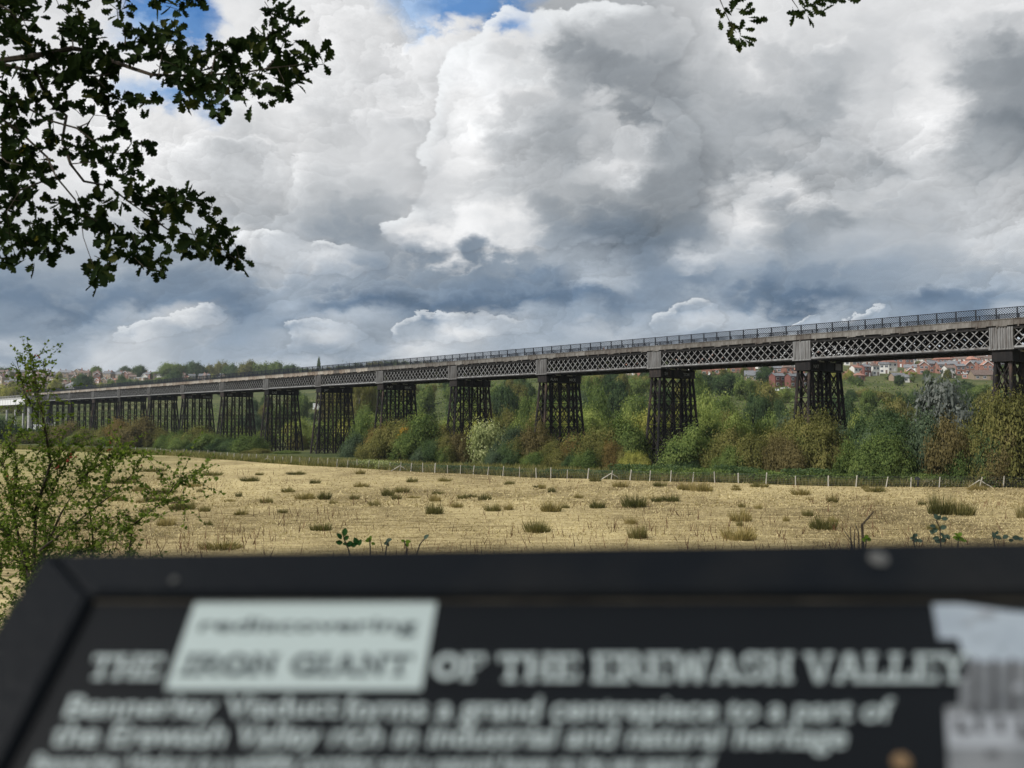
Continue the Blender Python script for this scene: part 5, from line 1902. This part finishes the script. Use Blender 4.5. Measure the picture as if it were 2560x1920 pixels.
# ------------------------------------------------------------------ hawthorn at the left, a few metres away
def build_hawthorn():
    D = 6.6
    p0 = at(75, 1500, D)
    root = thing('hawthorn_bush', 'sprawling green hawthorn with thorny arching stems at the left edge of the view', 'bush', (p0.x, p0.y, terrain(p0.x, p0.y)))
    base = Vector(root.location)
    r = random.Random(5)
    S = 2560 / 2212
    P = lambda x, y, dep=0.0: at(x * S, y * S, D + dep) - base
    stems = [
        ([(62, 1640), (68, 1400), (70, 1250), (75, 1100), (108, 1000), (90, 900), (80, 830), (70, 765)], .018, .0),
        ([(80, 900), (52, 850), (36, 775)], .005, .05), ([(84, 850), (100, 810), (92, 780)], .003, -.05),
        ([(55, 1640), (60, 1250), (30, 1100), (8, 1010), (-30, 950)], .014, .2), ([(30, 1100), (40, 1020), (25, 930), (40, 880)], .007, .2),
        ([(72, 1250), (130, 1110), (180, 1030), (240, 985), (300, 975)], .009, -.1), ([(180, 1030), (205, 985), (238, 950)], .004, -.1),
        ([(85, 1190), (170, 1125), (250, 1060), (290, 1020), (313, 978)], .008, -.3), ([(215, 1090), (240, 1020), (275, 970)], .004, -.2),
        ([(80, 1300), (40, 1180), (-20, 1120), (-80, 1080)], .010, -.3), ([(200, 1640), (200, 1300), (203, 1150), (190, 1085), (212, 1050)], .009, -.4), ([(203, 1150), (235, 1120), (280, 1110)], .004, -.35),
        ([(90, 1640), (250, 1420), (288, 1135), (350, 1083), (380, 1045), (395, 1030), (425, 1036)], .009, -.5), ([(288, 1140), (250, 1150), (222, 1170)], .004, -.5),
        ([(60, 1300), (100, 1180), (95, 1100), (130, 1030), (128, 960)], .009, .1), ([(-10, 1640), (-10, 1300), (5, 1200), (20, 1150), (2, 1090)], .012, .3), ([(20, 1640), (30, 1350), (90, 1240), (150, 1200), (190, 1180)], .010, -.2),
        ([(110, 1000), (150, 960), (190, 945)], .004, 0), ([(5, 1010), (20, 960), (60, 930)], .004, .2), ([(-30, 1300), (-20, 1240), (30, 1210), (60, 1215)], .006, -.4), ([(0, 1420), (30, 1330), (70, 1280)], .006, -.5),
    ]
    leaves = []
    tw = MB()
    for pts, r0, dep in stems:
        m = MB()
        n = len(pts)
        P3 = [P(x + r.uniform(-3, 3), y, dep + .12 * math.sin(i * 1.7 + r0 * 500)) for i, (x, y) in enumerate(pts)]
        m.tube(P3, [max(.0022, r0 * (1 - .85 * i / (n - 1))) for i in range(n)], 6)
        link('stem', m.mesh('stem'), BARK, root)
        for a, b in zip(P3, P3[1:]):
            if (a.z + base.z) < -1.75 and (b.z + base.z) < -1.6:
                continue
            L = (b - a).length
            for _ in range(int(L / .0165)):
                t = r.random()
                p = a.lerp(b, t)
                if p.z + base.z < -1.7:
                    continue
                ax = (b - a).normalized()
                d = (Vector((r.gauss(0, 1), r.gauss(0, 1), r.gauss(.25, .8))).normalized() + ax * .5).normalized()
                ln = r.uniform(.03, .30) * (1.25 if r0 > .008 else .50)
                e = p + d * ln
                tw.tube([p, e], [.0018, .0009], 4)
                k = max(2, int(ln / .014))
                for j in range(k):
                    q = p.lerp(e, (j + .6) / k) + Vector((r.gauss(0, .008), r.gauss(0, .008), r.gauss(0, .008)))
                    leaves.append(q)
    kind(link('twigs', tw.mesh('twigs'), BARK, root), 'stuff')
    g = np.random.default_rng(8)
    A = np.array([tuple(q) for q in leaves])
    V, Q = leaf_cards(A, g.normal(size=A.shape) * .8 + [0, -.25, .7], .0215, g, 1.3)
    HAW = foliage('hawthorn_leaf', [(.050, .085, .018), (.10, .150, .030), (.165, .220, .045), (.26, .30, .075)], trans=.5, vary=0, scale=5.0)
    kind(link('foliage', mesh_np('foliage', V, quads=Q), HAW, root), 'stuff')
    RED = principled('haw_berry', .4, .4)[0]
    RED.node_tree.nodes['Principled BSDF'].inputs['Base Color'].default_value = (.28, .035, .018, 1)
    for (x, y, c) in ((82, 772, 3), (232, 968, 4), (246, 972, 3), (238, 956, 2), (150, 992, 5), (158, 985, 3), (60, 840, 2), (120, 1010, 3), (300, 1005, 2), (20, 1030, 3)):
        for i in range(c):
            m = MB()
            p = P(x + r.uniform(-7, 7), y + r.uniform(-6, 6), -.1 + r.uniform(-.1, .1))
            m.tube([p + Vector((0, 0, -.006)), p + Vector((0, 0, -.004)), p + Vector((0, 0, .003)), p + Vector((0, 0, .006))], [.002, .0055, .0055, .002], 7)
            link('berry', m.mesh('berry'), RED, root)


build_hawthorn()


# ------------------------------------------------------------------ shoots just showing over the sign
def rose_leaf_mesh(seed):
    r = random.Random(seed)
    m = MB()
    pts = [(0, 0), (.12, .16), (.3, .30), (.55, .33), (.78, .22), (.92, .09), (1, 0)]
    f = lambda x, y: (x, y, abs(y) * .3 - .25 * (x - .4) ** 2)
    for a, b in zip(pts, pts[1:]):
        m.quad(f(a[0], 0), f(b[0], 0), f(*b), f(*a))
        m.quad(f(b[0], 0), f(a[0], 0), f(a[0], -a[1]), f(b[0], -b[1]))
    return m.mesh('leaf')


ROSE = [rose_leaf_mesh(i) for i in range(3)]
ROSE_DARK = foliage('shoot_leaf_dark', [(.012, .040, .014), (.022, .070, .022), (.040, .10, .030)], trans=.25, vary=.5)
ROSE_LIGHT = foliage('shoot_leaf_light', [(.06, .10, .015), (.11, .18, .025), (.16, .24, .04)], trans=.4, vary=.5)
ROSE_GREY = foliage('shoot_leaf_grey', [(.035, .055, .045), (.06, .09, .07), (.09, .13, .10)], trans=.2, vary=.5)


def shoot(name, label, cat, mat, stem, leaves, D, dep=0.0):
    """stem: photo points (2560 scale) from the ground upwards; leaves: (x, y, direction, length px)."""
    q = at(stem[0][0], stem[0][1], D)
    root = thing(name, label, cat, (q.x, q.y, terrain(q.x, q.y)))
    base = Vector(root.location)
    m = MB()
    pts = [Vector((0, 0, -.05))] + [at(x, y, D) - base for x, y in stem]
    m.tube(pts, [.006] + [max(.0012, .004 - .0005 * i) for i in range(len(stem))], 6)
    link('stem', m.mesh('stem'), BARK, root)
    r = random.Random(int(stem[0][0]))
    for (x, y, ang, ln) in leaves:
        L = .84 * ln / 2400 * D
        p = at(x, y, D) - base
        d = Vector((math.cos(ang), r.uniform(-.3, .3), math.sin(ang))).normalized()
        nn = Vector((r.gauss(0, .3), -1, r.gauss(.4, .4))).normalized()
        yv = nn.cross(d).normalized()
        M = Matrix((d * L, yv * L, d.cross(yv) * L)).transposed().to_4x4()
        M.translation = p - d * L * .5
        o = link('leaf', ROSE[r.randrange(3)], mat, root)
        o.matrix_local = M
    return root


shoot('bramble_shoot', 'dark green bramble shoot with a fan of five leaves above the sign', 'plant', ROSE_DARK, [(880, 1420), (872, 1375), (860, 1348), (858, 1335)],
      [(862, 1330, 1.45, 26), (848, 1340, 2.2, 24), (866, 1345, .7, 20), (848, 1356, 3.0, 22), (864, 1360, -.1, 18), (875, 1358, .2, 20), (890, 1353, 2.0, 26), (900, 1356, 1.2, 20), (884, 1362, .1, 22), (872, 1362, 2.8, 18)], 4.6)
shoot('bramble_shoot', 'small light green bramble shoot just right of the dark fan leaved one', 'plant', ROSE_LIGHT, [(928, 1420), (926, 1375), (924, 1345)], [(922, 1350, 2.4, 18), (926, 1346, 1.3, 18), (933, 1359, -.4, 14), (918, 1352, 3.0, 14)], 4.7)
shoot('bramble_shoot', 'thin grey green shoot with drooping narrow leaves over the sign left of centre', 'plant', ROSE_GREY, [(960, 1420), (966, 1368), (972, 1350)], [(972, 1351, .5, 22), (965, 1358, -2.6, 16), (970, 1360, -1.2, 16)], 4.6)
shoot('bramble_shoot', 'low yellowing sprig over the sign between the narrow leaf and the single leaf twig', 'plant', ROSE_LIGHT, [(1018, 1420), (1016, 1370), (1010, 1352)], [(1008, 1352, 2.9, 14), (1020, 1354, .1, 18), (1018, 1362, -1.4, 14)], 4.7)
shoot('bramble_shoot', 'bare twig with one upright leaf over the sign just left of the middle', 'plant', ROSE_GREY, [(1030, 1420), (1050, 1360), (1062, 1346)], [(1066, 1342, .8, 20)], 4.6)
shoot('young_sapling', 'tall blue green sapling with paired round leaves above the sign near the right edge', 'plant', ROSE_GREY, [(2352, 1430), (2352, 1370), (2350, 1320), (2340, 1300)],
      [(2340, 1292, 2.0, 20), (2348, 1294, .9, 18), (2362, 1297, .1, 20), (2332, 1315, 2.9, 18), (2358, 1318, .3, 22), (2336, 1326, -2.8, 22), (2330, 1330, 2.7, 18), (2356, 1338, -.6, 20), (2340, 1345, 3.3, 20), (2362, 1342, .7, 18), (2358, 1350, -.2, 22), (2370, 1342, -1.1, 18), (2345, 1352, 3.1, 22)], 4.8)
shoot('bramble_shoot', 'low grey green leaves above the sign left of the tall sapling', 'plant', ROSE_GREY, [(2290, 1430), (2288, 1370), (2282, 1345)], [(2284, 1340, 1.2, 18), (2280, 1346, 2.8, 14), (2288, 1350, 0, 20), (2300, 1352, .1, 18), (2290, 1338, .9, 14)], 4.7)
shoot('bramble_shoot', 'bright green leafy shoot above the sign right of the tall sapling', 'plant', ROSE_LIGHT, [(2396, 1430), (2394, 1370), (2396, 1345)], [(2392, 1338, 2.4, 20), (2400, 1336, .9, 18), (2396, 1346, .2, 22), (2404, 1348, -.5, 18), (2388, 1344, 3.0, 16), (2412, 1352, .1, 14)], 4.7)
shoot('bramble_shoot', 'grey leaves with one dark pointed tip above the sign at the far right', 'plant', ROSE_GREY, [(2490, 1430), (2488, 1370), (2484, 1345)], [(2484, 1338, 1.6, 22), (2492, 1332, 1.0, 14), (2496, 1344, -.3, 20), (2514, 1342, .5, 20), (2540, 1344, .1, 22), (2552, 1347, .4, 18), (2528, 1350, 0, 16)], 4.7)
q = at(2156, 1420, 4.5)
root = thing('dead_branch', 'bent bare dead branch standing up over the sign right of the middle', 'branch', (q.x, q.y, terrain(q.x, q.y)))
b0 = Vector(root.location)
m = MB()
m.tube([Vector((0, 0, -.05))] + [at(x, y, 4.5) - b0 for x, y in ((2158, 1420), (2157, 1350), (2155, 1312), (2168, 1298), (2184, 1279))], [.010, .0075, .0068, .0062, .005, .0022], 7)
link('main_stick', m.mesh('main_stick'), BARK, root)
for pts in ([(2140, 1420), (2128, 1352), (2111, 1327)], [(2130, 1420), (2127, 1345), (2126, 1318)], [(2150, 1420), (2146, 1330), (2137, 1308)], [(2135, 1420), (2136, 1340), (2137, 1322)]):
    m = MB()
    m.tube([at(x, y, 4.5 + .02 * i) - b0 for i, (x, y) in enumerate(pts)], [.004, .003, .0015], 6)
    link('stick', m.mesh('stick'), BARK, root)
shoot('bramble_shoot', 'bright yellow green leaves at the foot of the dead branch over the sign', 'plant', ROSE_LIGHT, [(2165, 1430), (2163, 1375), (2166, 1345)], [(2166, 1342, .6, 18), (2172, 1348, -.2, 18), (2160, 1350, 2.6, 16)], 4.45)


# ------------------------------------------------------------------ the information sign in the foreground
def build_sign():
    AL = math.radians(39.0)
    ax, up = Vector((1, 0, 0)), Vector((0, math.cos(AL), math.sin(AL)))
    nrm = ax.cross(up)                                     # towards the reader and the sky
    O = at(1280, 1375, 0.36)

    def S(px, py, z=0.0):
        """Board coordinates (right, up) of a photo point, z above the panel."""
        d = ray(px, py)
        t = (O.dot(nrm) + z) / d.dot(nrm)
        v = d * t - O
        return v.dot(ax), v.dot(up)
    root = thing('information_board', 'black framed information board about the viaduct leaning towards the reader in the foreground', 'sign', O)
    M = Matrix((ax, up, nrm)).transposed().to_4x4()
    root.matrix_world = Matrix.Translation(O) @ M
    BLACK = mottled('black_recycled_plastic', [(.0016, .003, .0055), (.003, .0048, .0075), (.012, .0125, .013)], 9.0, rough=.5, spec=.16, bump=.12, bscale=240.0)
    PANEL = mottled('black_printed_panel', [(.003, .0042, .006), (.0045, .006, .008)], 9.0, rough=.42, spec=.2)
    INK = principled('pale_grey_print', .5, .3)[0]
    INK.node_tree.nodes['Principled BSDF'].inputs['Base Color'].default_value = (.40, .46, .46, 1)
    PATCH = principled('pale_patch_print', .5, .3)[0]
    PATCH.node_tree.nodes['Principled BSDF'].inputs['Base Color'].default_value = (.41, .48, .475, 1)
    INKD = principled('dark_print', .5, .3)[0]
    INKD.node_tree.nodes['Principled BSDF'].inputs['Base Color'].default_value = (.045, .06, .065, 1)

    def frame_part(name, pts, z0, z1, bev=.0018):
        """Thick bar from a four cornered outline with eased top edges."""
        c = Vector((sum(p[0] for p in pts) / 4, sum(p[1] for p in pts) / 4))
        ins = []
        for p in pts:
            d = Vector(p) - c
            ins.append(Vector(p) - Vector((math.copysign(bev, d.x) if abs(d.x) > bev else 0, math.copysign(bev, d.y) if abs(d.y) > bev else 0)))
        m = MB()
        n = 4
        lo = [(p[0], p[1], z0) for p in pts]
        mid = [(p[0], p[1], z1 - bev) for p in pts]
        top = [(p[0], p[1], z1) for p in ins]
        m.poly(top)
        m.poly(lo[::-1])
        for i in range(n):
            j = (i + 1) % n
            m.quad(lo[i], lo[j], mid[j], mid[i])
            m.quad(mid[i], mid[j], top[j], top[i])
        return link(name, m.mesh(name), BLACK, root)
    TLo, TLi = S(130, 1377, .004), S(226, 1484, .004)
    TRo, TRi = S(3900, 1328, .004), S(3780, 1480, .004)
    BLo = (TLo[0] - .02, TLo[1] - .55)
    BLi = (TLi[0] - .012, TLo[1] - .50)
    # the left side runs towards the reader and out of the frame
    kx, ky = S(0, 1575, .004), S(5, 1905, .004)
    sl = (kx[0] - TLo[0]) / (kx[1] - TLo[1])
    sli = (ky[0] - TLi[0]) / (ky[1] - TLi[1])
    yb = TLo[1] - .50
    BLo = (TLo[0] + sl * (yb - TLo[1]), yb)
    BLi = (TLi[0] + sli * (yb + .05 - TLi[1]), yb + .05)
    BRo, BRi = (TRo[0], yb), (TRi[0], yb + .05)
    frame_part('frame_rail', [TLo, TLi, TRi, TRo][::-1], -.016, .0040)
    frame_part('frame_rail', [TLo, BLo, BLi, TLi][::-1], -.016, .0039)
    frame_part('frame_rail', [BLo, BRo, BRi, BLi][::-1], -.016, .0038)
    frame_part('frame_rail', [TRo, TRi, BRi, BRo][::-1], -.016, .0037)
    m = MB()
    m.hexa([(*BLi, -.012), (*BRi, -.012), (*TRi, -.012), (*TLi, -.012), (*BLi, 0), (*BRi, 0), (*TRi, 0), (*TLi, 0)])
    link('panel', m.mesh('panel'), PANEL, root)
    m = MB()                                              # dusty groove where the panel meets the top rail
    a, b = S(228, 1502), S(3700, 1496)
    m.quad((a[0], a[1] - .0016, .0006), (b[0], b[1] - .0016, .0006), (b[0], b[1], .0006), (a[0], a[1], .0006))
    link('groove_dust', m.mesh('groove_dust'), mottled('groove_dust', [(.02, .018, .016), (.05, .045, .036), (.10, .09, .07)], 30.0, stretch=(1, 4, 1)), root)

    def flat(name, px, mat, z):
        m = MB()
        m.poly([(*S(*p), z) for p in px])
        return link(name, m.mesh(name), mat, root)
    flat('title_patch', [(413, 1727), (1053, 1727), (1092, 1505), (490, 1505)], PATCH, .0006)

    # slab serif capitals from strokes, laid inside a photo quad
    def stroke(a, b, w):
        a, b = Vector(a), Vector(b)
        d = (b - a).normalized()
        n = Vector((-d.y, d.x)) * w / 2
        return [a - n, b - n, b + n, a + n]
    T = .19

    def arc(cx, cy, rx, ry, t0, t1, n=10, w=T):
        out = []
        for i in range(n):
            u0, u1 = t0 + (t1 - t0) * i / n, t0 + (t1 - t0) * (i + 1) / n
            out.append([Vector((cx + (rx) * math.cos(u0), cy + ry * math.sin(u0))), Vector((cx + rx * math.cos(u1), cy + ry * math.sin(u1))),
                        Vector((cx + (rx - w) * math.cos(u1), cy + (ry - w * .9) * math.sin(u1))), Vector((cx + (rx - w) * math.cos(u0), cy + (ry - w * .9) * math.sin(u0)))])
        return out
    H2 = T / 2

    def serif(x, y, w=.40):
        return stroke((x - w / 2, y), (x + w / 2, y), .13)
    G = {
        'T': (.92, [stroke((0, .93), (.92, .93), .15), stroke((.46, 0), (.46, 1), T), serif(.46, .065, .46), stroke((.06, .72), (.06, 1), .12), stroke((.86, .72), (.86, 1), .12)]),
        'H': (1.0, [stroke((.20, 0), (.20, 1), T), stroke((.80, 0), (.80, 1), T), stroke((.2, .5), (.8, .5), .15), serif(.2, .065), serif(.8, .065), serif(.2, .935), serif(.8, .935)]),
        'E': (.86, [stroke((.20, 0), (.20, 1), T), stroke((0, .93), (.82, .93), .14), stroke((0, .07), (.84, .07), .14), stroke((.2, .5), (.62, .5), .14), stroke((.79, .66), (.79, 1), .12), stroke((.81, 0), (.81, .34), .12)]),
        'F': (.82, [stroke((.20, 0), (.20, 1), T), stroke((0, .93), (.80, .93), .14), serif(.2, .065, .46), stroke((.2, .5), (.62, .5), .14), stroke((.77, .64), (.77, 1), .12)]),
        'I': (.46, [stroke((.23, 0), (.23, 1), T), serif(.23, .065, .46), serif(.23, .935, .46)]),
        'R': (.95, [stroke((.20, 0), (.20, 1), T), serif(.2, .065), stroke((0, .93), (.5, .93), .14), stroke((.2, .47), (.52, .47), .14), *arc(.50, .70, .32, .30, -1.57, 1.57), stroke((.48, .47), (.82, .05), T), serif(.84, .065, .3)]),
        'O': (1.0, arc(.5, .5, .50, .52, 0, 6.2832, 22, .23)),
        'G': (1.0, arc(.5, .5, .50, .52, .75, 5.6, 20, .22) + [stroke((.82, .02), (.82, .46), T), stroke((.58, .44), (1.0, .44), .13), stroke((.86, .66), (.86, .98), .12)]),
        'N': (1.02, [stroke((.20, 0), (.20, 1), .16), stroke((.82, 0), (.82, 1), .16), stroke((.18, .96), (.84, .04), T), serif(.2, .065), serif(.16, .935, .32), serif(.82, .935)]),
        'A': (1.0, [stroke((.16, 0), (.46, 1), .15), stroke((.84, 0), (.54, 1), T), stroke((.28, .32), (.72, .32), .13), serif(.16, .065, .36), serif(.84, .065, .36)]),
        'V': (.98, [stroke((.16, 1), (.46, 0), T), stroke((.82, 1), (.52, 0), .15), serif(.16, .935, .36), serif(.82, .935, .36)]),
        'W': (1.34, [stroke((.16, 1), (.38, 0), T), stroke((.67, .95), (.42, 0), .15), stroke((.67, .95), (.92, 0), T), stroke((1.18, 1), (.96, 0), .15), serif(.16, .935, .34), serif(1.18, .935, .34)]),
        'S': (.80, arc(.40, .73, .36, .29, .4, 4.2, 10, .18) + arc(.40, .28, .38, .30, -2.7, 1.4, 10, .18) + [stroke((.70, .68), (.70, .96), .12), stroke((.08, .04), (.08, .34), .12)]),
        'L': (.82, [stroke((.22, 0), (.22, 1), T), serif(.22, .935, .44), stroke((0, .07), (.80, .07), .14), stroke((.77, 0), (.77, .38), .12)]),
        'Y': (.98, [stroke((.16, 1), (.49, .45), T), stroke((.82, 1), (.49, .45), .15), stroke((.49, 0), (.49, .5), T), serif(.16, .935, .36), serif(.82, .935, .36), serif(.49, .065, .42)]),
    }

    def quadmap(q):
        bl, br, tr, tl = [Vector(S(*p)) for p in q]
        return lambda u, v: (bl * (1 - u) * (1 - v) + br * u * (1 - v) + tr * u * v + tl * (1 - u) * v)

    def slab(word, q, mat, z, gap=.035):
        W = sum(G[c][0] for c in word) + gap * (len(word) - 1)
        f = quadmap(q)
        x = 0
        for c in word:
            m = MB()
            for i, pl in enumerate(G[c][1]):
                m.poly([(*f((x + p.x) / W, p.y), z + .00003 * i) for p in pl])
            link('letter', m.mesh('letter'), mat, root)
            x += G[c][0] + gap
    zt = .0010
    slab('THE', [(217, 1703), (398, 1703), (416, 1642), (240, 1642)], INK, zt)
    slab('IRON', [(445, 1694), (690, 1694), (700, 1640), (470, 1640)], INKD, zt)
    slab('GIANT', [(722, 1694), (1025, 1694), (1035, 1640), (735, 1640)], INKD, zt)
    slab('OF', [(1080, 1705), (1208, 1705), (1214, 1640), (1088, 1640)], INK, zt)
    slab('THE', [(1242, 1708), (1446, 1708), (1448, 1640), (1246, 1640)], INK, zt)
    slab('EREWASH', [(1480, 1710), (1980, 1710), (1982, 1638), (1480, 1638)], INK, zt)
    slab('VALLEY', [(2012, 1710), (2415, 1710), (2420, 1638), (2010, 1638)], INK, zt)

    def line(body, q, mat, z, bold=.02, name='text_line'):
        me = text_mesh(body, 1.0, bold)
        co = np.empty(len(me.vertices) * 3)
        me.vertices.foreach_get('co', co)
        co = co.reshape(-1, 3)
        x0, x1 = co[:, 0].min(), co[:, 0].max()
        f = quadmap(q)
        for v in me.vertices:                              # q spans baseline to ascender line
            p = f((v.co.x - x0) / (x1 - x0), v.co.y / .74)
            v.co = (p.x, p.y, z)
        link(name, me, mat, root)
    line('rediscovering', [(497, 1583), (1040, 1583), (1048, 1546), (508, 1546)], INKD, zt, .012)
    line('Bennerley Viaduct', [(160, 1797), (848, 1795), (853, 1740), (182, 1742)], INK, zt, .018)
    line('forms a grand centrepiece to a part of', [(858, 1802), (2226, 1806), (2234, 1748), (868, 1742)], INK, zt, .018)
    line('the Erewash Valley rich in industrial and natural heritage', [(126, 1868), (2112, 1872), (2122, 1814), (150, 1808)], INK, zt, .018)
    line('Bennerley Viaduct is a wildlife corridor and a natural haven to be set apart of', [(78, 1932), (1780, 1934), (1786, 1890), (98, 1888)], INK, zt, .02)

    # torn edged monochrome print of the viaduct at the right of the panel
    PR_SKY = mottled('print_pale_sky', [(.24, .28, .33), (.34, .39, .44), (.40, .45, .50)], 26.0, rough=.5)
    PR_MID = mottled('print_grey', [(.10, .11, .12), (.17, .18, .19), (.24, .25, .26)], 40.0, rough=.5)
    PR_DARK = mottled('print_dark', [(.03, .032, .036), (.07, .072, .078), (.12, .125, .13)], 60.0, rough=.5)
    PR_LIGHT = mottled('print_light', [(.26, .28, .30), (.36, .38, .41)], 40.0, rough=.5)
    flat('photo_print', [(2330, 1512), (2400, 1512), (2520, 1530), (2600, 1535), (2900, 1535), (2900, 1656), (2425, 1656), (2402, 1625), (2396, 1600), (2345, 1600)], PR_SKY, .0005)
    flat('photo_print', [(2415, 1656), (2900, 1656), (2900, 1790), (2362, 1790), (2362, 1770), (2398, 1765), (2398, 1700), (2420, 1690)], PR_MID, .0005)
    for i in range(9):
        x = 2430 + i * 46
        flat('photo_print', [(x - 4, 1790), (x + 18, 1790), (x + 14, 1650), (x, 1650)], PR_DARK, .0007)
    flat('photo_print', [(2363, 1790), (2900, 1790), (2900, 1870), (2368, 1870)], PR_LIGHT, .0005)
    for i in range(10):
        x = 2385 + i * 52
        flat('photo_print', [(x, 1830), (x + 22, 1838), (x + 16, 1796), (x, 1800)], PR_DARK, .0007)
    rs = random.Random(9)
    for i in range(46):
        x, y = rs.uniform(2400, 2860), rs.uniform(1530, 1910)
        w_, h_ = rs.uniform(14, 60), rs.uniform(6, 22)
        flat('photo_print', [(x, y + h_), (x + w_, y + h_ * rs.uniform(.7, 1.2)), (x + w_ * .9, y), (x + 4, y + 2)], rs.choice([PR_SKY, PR_LIGHT, PR_SKY] if y < 1620 else [PR_DARK, PR_LIGHT, PR_MID]), .0009 + .00001 * i)
    flat('photo_print', [(2368, 1870), (2900, 1870), (2900, 2100), (2375, 2100)], PR_MID, .0005)

    SCREW = mottled('dull_screw', [(.10, .10, .095), (.17, .17, .165)], 60.0, rough=.5, metal=.3)
    for (px, py, rad) in ((2196, 1398, .0036), (436, 1452, .0013), (3600, 1396, .0036)):
        x, y = S(px, py, .004)
        m = MB()
        m.tube([(x, y, .0036), (x, y, .0046), (x, y, .0050)], [rad, rad, rad * .7], 14)
        link('screw', m.mesh('screw'), SCREW, root)
    x, y = S(2254, 1908)
    m = MB()
    m.tube([(x, y, .0002), (x, y, .0016), (x, y, .0020)], [.0030, .0024, .001], 10)
    link('mud_spot', m.mesh('mud_spot'), mottled('mud', [(.16, .10, .05), (.24, .16, .09)], 90.0), root)
    # legs and cross rail under the board
    for x in (-.20, .38):
        m = MB()
        a = root.matrix_world.inverted() @ (root.matrix_world @ Vector((x, TLo[1] - .18, -.02)))
        g = root.matrix_world @ a
        foot = root.matrix_world.inverted() @ Vector((g.x, g.y, -1.35))
        m.bar(a, foot, .07, .07, (1, 0, 0))
        link('leg', m.mesh('leg'), BLACK, root)


build_sign()


# ------------------------------------------------------------------ the thin haze of the valley air
def build_haze():
    m = bpy.data.materials.new('haze')
    m.use_nodes = True
    t = m.node_tree
    t.nodes.clear()
    v = t.nodes.new('ShaderNodeVolumePrincipled')
    v.inputs['Color'].default_value = (.80, .86, .93, 1)
    v.inputs['Density'].default_value = 0.00009
    v.inputs['Anisotropy'].default_value = 0.2
    o = t.nodes.new('ShaderNodeOutputMaterial')
    t.links.new(v.outputs[0], o.inputs['Volume'])
    mb = MB()
    mb.box(-2450, 2450, -2450, 2450, -9.0, 84.0)
    kind(link('haze', mb.mesh('haze'), m), 'stuff')


build_haze()
